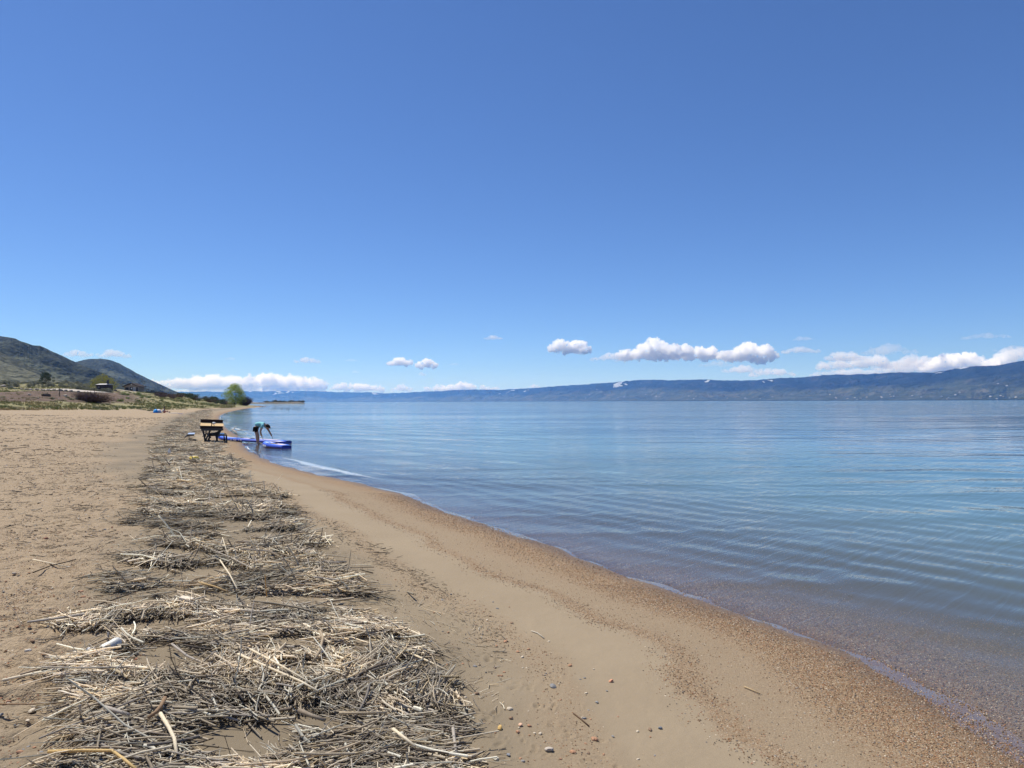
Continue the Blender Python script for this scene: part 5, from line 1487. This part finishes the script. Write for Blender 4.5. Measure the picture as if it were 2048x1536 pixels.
full = lambda x, y, z, s: reedmask(x, y, z)
edge_ = lambda x, y, z, s: np.clip(reedmask(x, y, z) + .05 * sst(2.5, 3.4, s) * sst(6.5, 4.5, s), 0, 1)
straw_m = NT('dry_reed'); _c = straw_m.att('col', 'Color'); _n = straw_m.noise(straw_m.obj(), 140, 2)
_k = straw_m.mix(.45, _c, straw_m.mix(1.0, _c, straw_m.ramp(_n, [(.3, .6), (.7, 1.3)]), 'MULTIPLY'))
straw_m = straw_m.done(straw_m.n('MixShader', {'Fac': .36, 1: straw_m.prin(_k, .65, .25), 2: straw_m.n('BsdfTranslucent', {'Color': _k}).outputs[0]}).outputs[0])
parts = [reeds(22000, 2.2, 6.2, .070, .0019, 3, 1, .028, edge_, .9), reeds(21000, 2.2, 6.2, .105, .0029, 4, 2, .050, full, .7, .012),
         reeds(14000, 6.0, 13.5, .10, .0028, 3, 0, .025, edge_, 1.0), reeds(13000, 6.0, 13.5, .16, .0040, 3, 1, .045, full, .7, .012),
         reeds(11500, 13.2, 34, .18, .0052, 3, 0, .035, full, .7, .015), reeds(4000, 33, 75, .28, .009, 3, 0, .045, full, .7, .015), reeds(900, 74, 150, .42, .015, 3, 0, .06, full, .7)]
V, q4, C = fuse(parts)
tag(link('reed_litter', np_mesh('reed_litter', V, q4, np.full(len(q4), 4), True, C), straw_m), 'thick tangled band of dry straw-coloured reed pieces washed up along the beach', 'reed litter', kind='stuff')
# loose scraps on the bare sand
sparse = lambda x, y, z, s: .5 * sst(4.2, 6.0, s) * (fbm(x * .6, y * .6, 3, 121) > .45) + .9 * np.exp(-((s - 2.65 + (fbm(x, y, 3, 123) - .5) * .5) / .16) ** 2) + .22 * sst(2.5, 2.8, s) * sst(4.4, 3.6, s) * (fbm(x * 1.7, y * 1.7, 3, 125) > .52)
V, q4, C = fuse([reeds(2600, 2.3, 8, .028, .0014, 3, 0, .002, sparse, .3, 0), reeds(3200, 8, 22, .06, .0028, 3, 0, .003, sparse, .3, 0), reeds(2600, 22, 75, .12, .008, 3, 0, .004, sparse, .3, 0)])
C *= .45
tag(link('twig_scraps', np_mesh('twig_scraps', V, q4, np.full(len(q4), 4), False, C), straw_m), 'scattered dark bits of twig and straw on the bare sand', 'twig scraps', kind='stuff')


def stalk_obj(name, P, r0, r1, col, label, group=None, sides=8):
    P = [Vector(p) for p in P]
    o0 = P[0].lerp(P[-1], .5)
    mb = MB(); n_ = len(P)
    mb.tube([p - o0 for p in P], [r0 + (r1 - r0) * i / (n_ - 1) for i in range(n_)], sides)
    o = mb.done(name, None, None, True); o.location = o0
    a = o.data.color_attributes.new('col', 'FLOAT_COLOR', 'POINT')
    a.data.foreach_set('color', np.tile(np.array([*col, 1.0], np.float32), len(o.data.vertices)))
    o.data.materials.append(straw_m)
    return tag(o, label, 'reed stalk', group)


def stalk_px(name, pts, r, col, label, lift=.05, group=None, r1=None):
    W_ = []
    for p in pts:
        x, y, z = ground(p[0], p[1]); hgt_ = p[2] if len(p) > 2 else lift
        # shift so that the raised point still shows where the photograph has it
        q = gp(p[0], p[1], z + hgt_); W_.append((float(q[0]), float(q[1]), z + hgt_))
    return stalk_obj(name, W_, r, r1 or r * .8, col, label, group)


Y_ = (.74, .54, .24); PALE = (.84, .74, .55); GRY = (.48, .43, .37); BRN = (.36, .24, .14); DRK = (.10, .075, .055)
for pts, r, col, lab, lf in [
    ([(96, 1503), (160, 1501), (224, 1501), (250, 1520), (274, 1540)], .0075, Y_, 'bent yellow reed stalk lying along the bottom left edge of the litter', .09),
    ([(330, 1396), (322, 1412), (312, 1424), (298, 1434)], .011, BRN, 'short curved tan brown stick lying on top of the litter near the bottom', .10),
    ([(321, 1427), (338, 1455), (349, 1478), (353, 1506)], .0095, PALE, 'thick bent pale stalk with a broken middle near the bottom of the litter', .10),
    ([(0, 1408), (60, 1408), (112, 1407)], .0045, BRN, 'thin straight brown stem held above the sand at the left edge', .05),
    ([(160, 1410, .16), (161, 1440, .0)], .0055, GRY, 'short upright grey peg standing at the left rim of the litter', .0),
    ([(209, 1414), (235, 1422), (258, 1429)], .010, GRY, 'flat grey splinter resting on the litter left of the curved stick', .09),
    ([(344, 1288), (375, 1312), (410, 1328), (450, 1338)], .0075, GRY, 'long grey stick reaching down right across the bare sand patch', .05),
    ([(820, 1306), (856, 1322), (896, 1342)], .0065, PALE, 'long pale stalk poking out of the right side of the litter', .05),
    ([(66, 1119), (90, 1124), (136, 1134)], .0075, PALE, 'pale stick of the crossed pair on the bare sand at left', .03),
    ([(66, 1145), (100, 1132), (152, 1119)], .0060, DRK, 'dark stick of the crossed pair on the bare sand at left', .035),
    ([(190, 1211), (225, 1200), (262, 1187)], .0060, DRK, 'dark stick sticking out left from the middle of the litter', .05),
    ([(400, 1165), (430, 1173), (455, 1183)], .0080, (.55, .40, .2), 'yellowish thick stem lying across the litter in the middle', .08),
    ([(476, 1308), (540, 1336), (600, 1362), (636, 1382)], .0075, PALE, 'long pale stalk slanting down right across the litter centre', .09),
    ([(500, 1298), (560, 1330), (626, 1368)], .0060, PALE, 'slim pale stalk lying just above the long slanting one', .10),
    ([(678, 1426), (720, 1426), (774, 1425)], .0075, (.58, .48, .33), 'straight pale stalk lying level in the lower right of the litter', .10),
    ([(640, 1262), (646, 1276), (640, 1300), (630, 1318)], .010, (.50, .40, .27), 'curved pale tan root standing out of the litter middle', .10),
    ([(906, 1456), (912, 1506)], .0085, (.50, .45, .38), 'short grey stalk pointing at the viewer at the lower right of the litter', .07),
    ([(598, 1420), (625, 1432), (650, 1440)], .011, (.33, .27, .2), 'thick grey brown stalk end lying in the lower middle of the litter', .10),
    ([(786, 1458), (830, 1492)], .0080, PALE, 'stout pale stalk near the lower right corner of the litter', .10),
    ([(330, 1068), (370, 1078), (424, 1098)], .0075, PALE, 'long pale stalk in the upper part of the litter beside the grey sand patches', .08),
    ([(440, 1120), (460, 1150), (474, 1177)], .0065, PALE, 'pale stalk slanting steeply in the upper middle of the litter', .14),
    ([(530, 1150, .30), (533, 1192, .05)], .0045, (.60, .42, .2), 'thin orange tan stem standing upright in the litter middle', .0),
    ([(445, 1075, .30), (463, 1135, .05)], .0040, PALE, 'thin pale stem leaning upright above the grey sand patch', .0),
    ([(1058, 1190), (1075, 1205), (1120, 1242)], .0001, DRK, '', .0),
    ([(1147, 1427), (1163, 1439), (1178, 1452)], .0045, (.16, .10, .06), 'thin dark brown twig lying alone on the damp sand', .006),
    ([(1063, 1262), (1075, 1266), (1088, 1276)], .0050, (.62, .56, .46), 'bleached forked twig on the gravelly wrack line', .01),
    ([(1488, 1373), (1505, 1380), (1520, 1387)], .0050, (.55, .42, .25), 'short straw lying on the brown shore gravel', .012),
    ([(1116, 1343), (1112, 1347)], .0001, DRK, '', .0),
]:
    if lab:
        stalk_px('reed_stalk', pts, r, col, lab, lf)
PB = band_points(120, 2.4, 6.0, full, 0, 960)
PM = band_points(120, 6.0, 11, full, 200, 800)
for i, (x, y, z, s_) in enumerate(np.concatenate([PB, PM])):
    a = float(straw_dir(np.array([x]), np.array([y]), 1)[0]); L = wr_.uniform(.16, .42); tl = wr_.normal(0, .07)
    d = Vector((math.cos(a) * math.cos(tl), math.sin(a) * math.cos(tl), math.sin(tl)))
    c = Vector((x, y, z + wr_.uniform(.035, .07)))
    pale = wr_.random() < .68
    col = np.array([PALE, (.62, .52, .34), (.58, .47, .28), (.74, .68, .54)][wr_.integers(0, 4)] if pale else [GRY, (.42, .35, .27), (.36, .29, .22)][wr_.integers(0, 3)])
    bnd = Vector((-d.y, d.x, 0)) * wr_.normal(0, .012)
    r = wr_.uniform(.0030, .0055)
    stalk_obj('reed_stalk', [c - d * L / 2, c + bnd, c + d * L / 2], r, r * .75, col, 'long pale reed stalk lying loose on top of the litter' if pale else 'long grey brown stalk lying loose on top of the litter',
              'pale stalks on top of the litter' if pale else 'grey brown stalks on top of the litter', 7)

# ------------------------------------------------------------------ gravel and grit (nobody could count it)
ICO = bmesh.new(); bmesh.ops.create_icosphere(ICO, subdivisions=1, radius=1.0)
IV = np.array([v.co[:] for v in ICO.verts]); IFc = np.array([[v.index for v in f.verts] for f in ICO.faces]); ICO.free()
OV = np.array([(1, 0, 0), (0, 1, 0), (-1, 0, 0), (0, -1, 0), (0, 0, 1), (0, 0, -1)], float); OF = np.array([(0, 1, 4), (1, 2, 4), (2, 3, 4), (3, 0, 4), (1, 0, 5), (2, 1, 5), (3, 2, 5), (0, 3, 5)])
GRC = np.array([(.27, .135, .062), (.34, .215, .115), (.19, .12, .07), (.42, .31, .19), (.08, .062, .05), (.30, .165, .08), (.55, .46, .35), (.21, .19, .17), (.37, .20, .12)])


def grains(P, r, C, VV=OV, FF=OF, squash=.6, sink=.25):
    n = len(P); m = len(VV)
    a = wr_.uniform(0, 6.28, n); b = wr_.normal(0, .35, n)
    sx, sy, sz = wr_.uniform(.8, 1.45, n), wr_.uniform(.65, 1.1, n), wr_.uniform(.7, 1.2, n) * squash
    V = VV[None] * (1 + wr_.normal(0, .10, (n, m, 1)))
    V = V * np.stack([sx, sy, sz], -1)[:, None]
    cb, sb2 = np.cos(b)[:, None], np.sin(b)[:, None]
    V = np.stack([V[..., 0] * cb - V[..., 2] * sb2, V[..., 1], V[..., 0] * sb2 + V[..., 2] * cb], -1)
    ca, sa = np.cos(a)[:, None], np.sin(a)[:, None]
    V = np.stack([V[..., 0] * ca - V[..., 1] * sa, V[..., 0] * sa + V[..., 1] * ca, V[..., 2]], -1) * r[:, None, None]
    V += P[:, None, :3] + np.array([0, 0, 1.0]) * (r * (squash - sink))[:, None, None]
    f = (FF[None] + (np.arange(n) * m)[:, None, None]).reshape(-1, 3)
    return V.reshape(-1, 3), f, np.repeat(C, m, 0)


def gcol(n, pal=GRC):
    return pal[wr_.integers(0, len(pal), n)] * wr_.uniform(.6, 1.1, (n, 1))


wob = lambda x, y: (fbm(x * .9, y * .9, 4, 51) - .5) * .45
gv_near = lambda x, y, z, s: (.15 + .85 * sst(.06, .20, s + (fbm(x * .8, y * .8, 3, 15) - .5) * .5)) * (.05 + .95 * sst(1.10, .5, s + wob(x, y)) + .35 * sst(1.4, 1.6, s + wob(x, y))) * sst(1.95, 1.75, s + wob(x, y))
wk = lambda x, y, z, s: np.exp(-((s - 2.62 + wob(x, y)) / .13) ** 2)
parts = []
P = band_points(30000, 3.6, 7.5, gv_near, 850, 2080); parts.append(grains(P, wr_.uniform(.0026, .0060, len(P)), gcol(len(P))))
P = band_points(17000, 7.5, 15, gv_near, 450, 1700); parts.append(grains(P, wr_.uniform(.004, .008, len(P)), gcol(len(P))))
P = band_points(3800, 2.6, 12, wk, 500, 1500); parts.append(grains(P, wr_.uniform(.0022, .0055, len(P)), gcol(len(P))))
P = band_points(9000, 3.9, 9, lambda x, y, z, s: sst(0, -.06, s) * sst(-1.3, -.5, s), 1000, 2080); parts.append(grains(P, wr_.uniform(.003, .0075, len(P)), gcol(len(P)) * [.95, 1.0, 1.05]))
P = band_points(14000, 2.3, 9, lambda x, y, z, s: sst(4.6, 6.0, s) * (1 - reedmask(x, y, z)) * (.35 + .65 * (fbm(x * .7, y * .7, 3, 133) > .5)), -60, 700); parts.append(grains(P, np.exp(wr_.normal(-5.75, .45, len(P))), gcol(len(P), np.concatenate([GRC, [(.5, .42, .33), (.6, .55, .47), (.40, .18, .10)]])) * .95))
P = band_points(7000, 9, 30, lambda x, y, z, s: sst(4.6, 6.0, s) * (1 - reedmask(x, y, z)), -60, 500); parts.append(grains(P, np.exp(wr_.normal(-4.9, .4, len(P))), gcol(len(P), np.concatenate([GRC, [(.5, .42, .33), (.6, .55, .47)]])) * .95))
P = band_points(3400, 2.4, 9, lambda x, y, z, s: sst(2.6, 3.0, s) * sst(4.8, 4.0, s) * .6, 600, 1400); parts.append(grains(P, np.exp(wr_.normal(-5.9, .4, len(P))), gcol(len(P))))
V, f3, C = fuse(parts)
peb_m = colmat('pebble_stone', .75, .25)
tag(link('shore_gravel', np_mesh('shore_gravel', V, f3, np.full(len(f3), 3), False, C), peb_m), 'fine orange brown gravel and grit along the water edge and over the dry sand', 'gravel', kind='stuff')

# pebbles one can pick out
CO = dict(orange=(.36, .205, .125), grey=(.215, .21, .205), cream=(.50, .43, .33), brown=(.22, .15, .10))
pm = {}
for cn, cc in CO.items():
    pm[cn] = [stone_mesh(np.random.default_rng(60 + i), 2, .08, cc, .55) for i in range(3)]


def pebble(u, v, r, cn, label, group=None):
    x, y, z = ground(u, v)
    o = link('pebble', pm[cn][int(wr_.integers(0, 3))]); o.location = (x, y, z + r * .25)
    o.scale = (r * wr_.uniform(.9, 1.3), r * wr_.uniform(.7, 1.0), r); o.rotation_euler = (wr_.normal(0, .15), wr_.normal(0, .15), wr_.uniform(0, 6.3))
    return tag(o, label, 'pebble', group)


for i in range(95):
    v_ = wr_.uniform(1190, 1530); u_ = wr_.normal(np.interp(v_, [1150, 1300, 1530], [860, 1010, 1180]), np.interp(v_, [1150, 1530], [60, 150]))
    if u_ < np.interp(v_, _rv, _rr) + 12 or u_ > np.interp(v_, [1150, 1300, 1530], [960, 1150, 1420]):
        continue
    cn = wr_.choice(list(CO), p=[.42, .26, .2, .12])
    pebble(u_, v_, float(np.exp(wr_.normal(-4.65, .30))), cn, f'small {cn} pebble on the damp grey sand right of the reed litter', f'{cn} pebbles on the damp sand')
for i in range(85):
    v_ = wr_.uniform(930, 1530); u_ = wr_.uniform(0, max(30, np.interp(v_, _rv, _rl) - 10))
    cn = wr_.choice(list(CO), p=[.36, .16, .36, .12])
    pebble(u_, v_, float(np.exp(wr_.normal(-4.5, .32))), cn, f'small {cn} pebble on the dry brown sand left of the reed litter', f'{cn} pebbles on the dry sand')
for (u_, v_, r_, cc, lab) in [(1000, 1460, .019, (.46, .31, .12), 'flat yellow tan stone near the bottom middle of the damp sand'), (992, 1524, .017, (.62, .58, .46), 'smooth cream white stone at the bottom edge beside the litter'),
                              (1098, 1505, .026, (.42, .37, .31), 'low pale grey stone with a dark right end at the bottom centre'), (1017, 1515, .013, (.21, .225, .25), 'blue grey stone right above the cream white one'),
                              (91, 1081, .032, (.30, .14, .09), 'dark red brick-like stone on the dry sand at left'), (205, 1262, .034, (.40, .21, .14), 'orange red stone right behind the metal can'),
                              (1041, 1453, .016, (.58, .38, .26), 'pinkish tan stone right of the flat yellow one'), (920, 1415, .018, (.30, .26, .22), 'grey brown stone at the right rim of the litter'),
                              (56, 1305, .024, (.5, .46, .4), 'pale flat stone on the sand at the left edge of the frame'), (1222, 1366, .018, (.52, .26, .16), 'orange pink flat stone on the gravelly wrack line'),
                              (1320, 1460, .016, (.17, .18, .195), 'dark blue grey stone on the sand at the lower centre right'), (344, 955, .05, (.30, .22, .16), 'brown stone among the reeds below the picnic table')]:
    x, y, z = ground(u_, v_)
    stone('stone', (x, y, z + r_ * .3), r_, cc, lab, 'stone', None, .55)

# ------------------------------------------------------------------ rubbish and driftwood
def lathe(name, prof, mat, parent=None, n=28):
    mb = MB(); rings = []
    for r, z in prof:
        rings.append([mb.b.verts.new((max(r, 1e-4) * math.cos(k / n * 2 * math.pi), max(r, 1e-4) * math.sin(k / n * 2 * math.pi), z)) for k in range(n)])
    for i in range(len(rings) - 1):
        for k in range(n):
            mb.b.faces.new((rings[i][k], rings[i][(k + 1) % n], rings[i + 1][(k + 1) % n], rings[i + 1][k]))
    return mb.done(name, mat, parent, True)


x, y, z = ground(203, 1321)
can = empty('drink_can', (x, y, z + .055)); tag(can, 'weathered pale metal can lying in the litter with its hollow end facing the viewer', 'can')
can.rotation_euler = (Vector((.46, .86, .22))).to_track_quat('Z', 'Y').to_euler()
alu = flat('weathered_can', (.46, .46, .43), .5, .4, .22, 40, metal=.2)
b_ = lathe('can_side', [(.030, 0), (.034, .006), (.0362, .014), (.0362, .050), (.0345, .064), (.0362, .078), (.0362, .102), (.031, .116), (.029, .119)], alu, can)
for v in b_.data.vertices:
    v.co.x *= 1 - .16 * math.exp(-((v.co.z - .066) / .03) ** 2) * (v.co.x > 0)
lathe('bottom', [(.030, 0), (.0275, .002), (.026, .006), (.018, .0115), (.0001, .0135)], flat('dull_can_bottom', (.20, .18, .165), .5, .5, .2, 40, metal=.4), can)
lathe('lid', [(.029, .1185), (.0275, .115), (.0001, .1145)], alu, can)


def crumple(name, u, v, r, mat, label, cat, zup=.03, sq=.6, seed=1):
    rg_ = np.random.default_rng(seed); x, y, z = ground(u, v)
    mb = MB(); mb.ico((0, 0, 0), (r, r * .75, r * sq), 3)
    for q in mb.b.verts:
        k_ = 1 + .35 * math.sin(q.co.x / r * 5 + seed) * math.cos(q.co.y / r * 6) + rg_.normal(0, .09)
        q.co *= k_
    o = mb.done(name, mat); o.location = (x, y, z + zup)
    return tag(o, label, cat)


crumple('paper_scrap', 181, 1316, .034, white_c, 'crumpled white scrap lying left of the can in the litter', 'scrap', .045, .5, 3)
crumple('yellow_bag', 388, 923, .15, flat('yellow_plastic', (.72, .52, .06), .5, .3, .15, 8), 'crumpled yellow plastic lying in the reeds below the picnic table', 'plastic bag', .07, .5, 5)
x, y, z = ground(338, 911)
c_ = lathe('paper_cup', [(.0001, 0), (.035, 0), (.045, .08), (.02, .15), (.014, .19)], white_c); c_.location = (x, y, z + .05); c_.rotation_euler = (.25, .2, 0); tag(c_, 'small white bottle-shaped litter standing in the reeds', 'bottle')
x, y, z = ground(373, 1222)
o = MB().box((0, 0, 0), (.105, .05, .035), None, .006).done('wood_chip', flat('bleached_wood', (.66, .58, .46), .85, .1, .15, 30)); o.location = (x, y, z + .085); o.rotation_euler = (.1, .12, -.25); tag(o, 'chunky bleached wood block lying in the middle of the litter', 'wood block')
x0, y0, z0 = ground(462, 861.5); x1, y1, z1 = ground(475, 869.5)
P0, P1 = Vector((x0, y0, z0 + .06)), Vector((x1, y1, z1 + .06))
dwm = flat('driftwood', (.36, .33, .30), .9, .1, .25, 9)
dw = empty('driftwood', P0.lerp(P1, .5)); tag(dw, 'bleached forked driftwood branch lying at the water edge behind the long board', 'driftwood')
cdw = P0.lerp(P1, .5)
MB().tube([P0 - cdw, (P0 - cdw) * .3 + Vector((0, 0, .06)), P1 - cdw], [.03, .05, .035], 8).done('branch', dwm, dw, True)
MB().tube([(P1 - cdw) * .1 + Vector((0, 0, .05)), (P1 - cdw) * .5 + Vector((.25, .3, .16)), (P1 - cdw) + Vector((.5, .4, .22))], [.035, .025, .01], 7).done('fork', dwm, dw, True)
MB().tube([(P0 - cdw) * .4 + Vector((0, 0, .05)), (P0 - cdw) * .8 + Vector((.3, .1, .25))], [.045, .012], 7).done('twig', dwm, dw, True)
x, y, z = ground(216, 1288)
stalk_obj('stick', [(x, y, z), (x - .005, y + .01, z + .075)], .006, .005, (.34, .33, .33), 'short upright grey stick right behind the can')['category'] = 'stick'

# thin stems standing in the shallows off the point
n = 260
u_ = wr_.normal(575, 26, n).clip(520, 660); v_ = wr_.uniform(814.5, 820.5, n)
x, y = gp(u_, v_, 0.0)
p0 = np.stack([x, y, np.full(n, -.2)], -1); p1 = p0 + np.stack([wr_.normal(0, .05, n), wr_.normal(0, .05, n), wr_.uniform(.35, .75, n)], -1)
V, q4, C = stalks('stems', wr_, p0, p1, np.full(n, .022), np.full(n, .01), np.array([(.16, .14, .10)]) * np.ones((n, 1)), 3, .02, 0)
tag(link('water_reeds', np_mesh('water_reeds', V, q4, np.full(len(q4), 4), False, C), dry_m), 'thin faint reed stems standing in the shallow water off the point', 'reeds', kind='stuff')
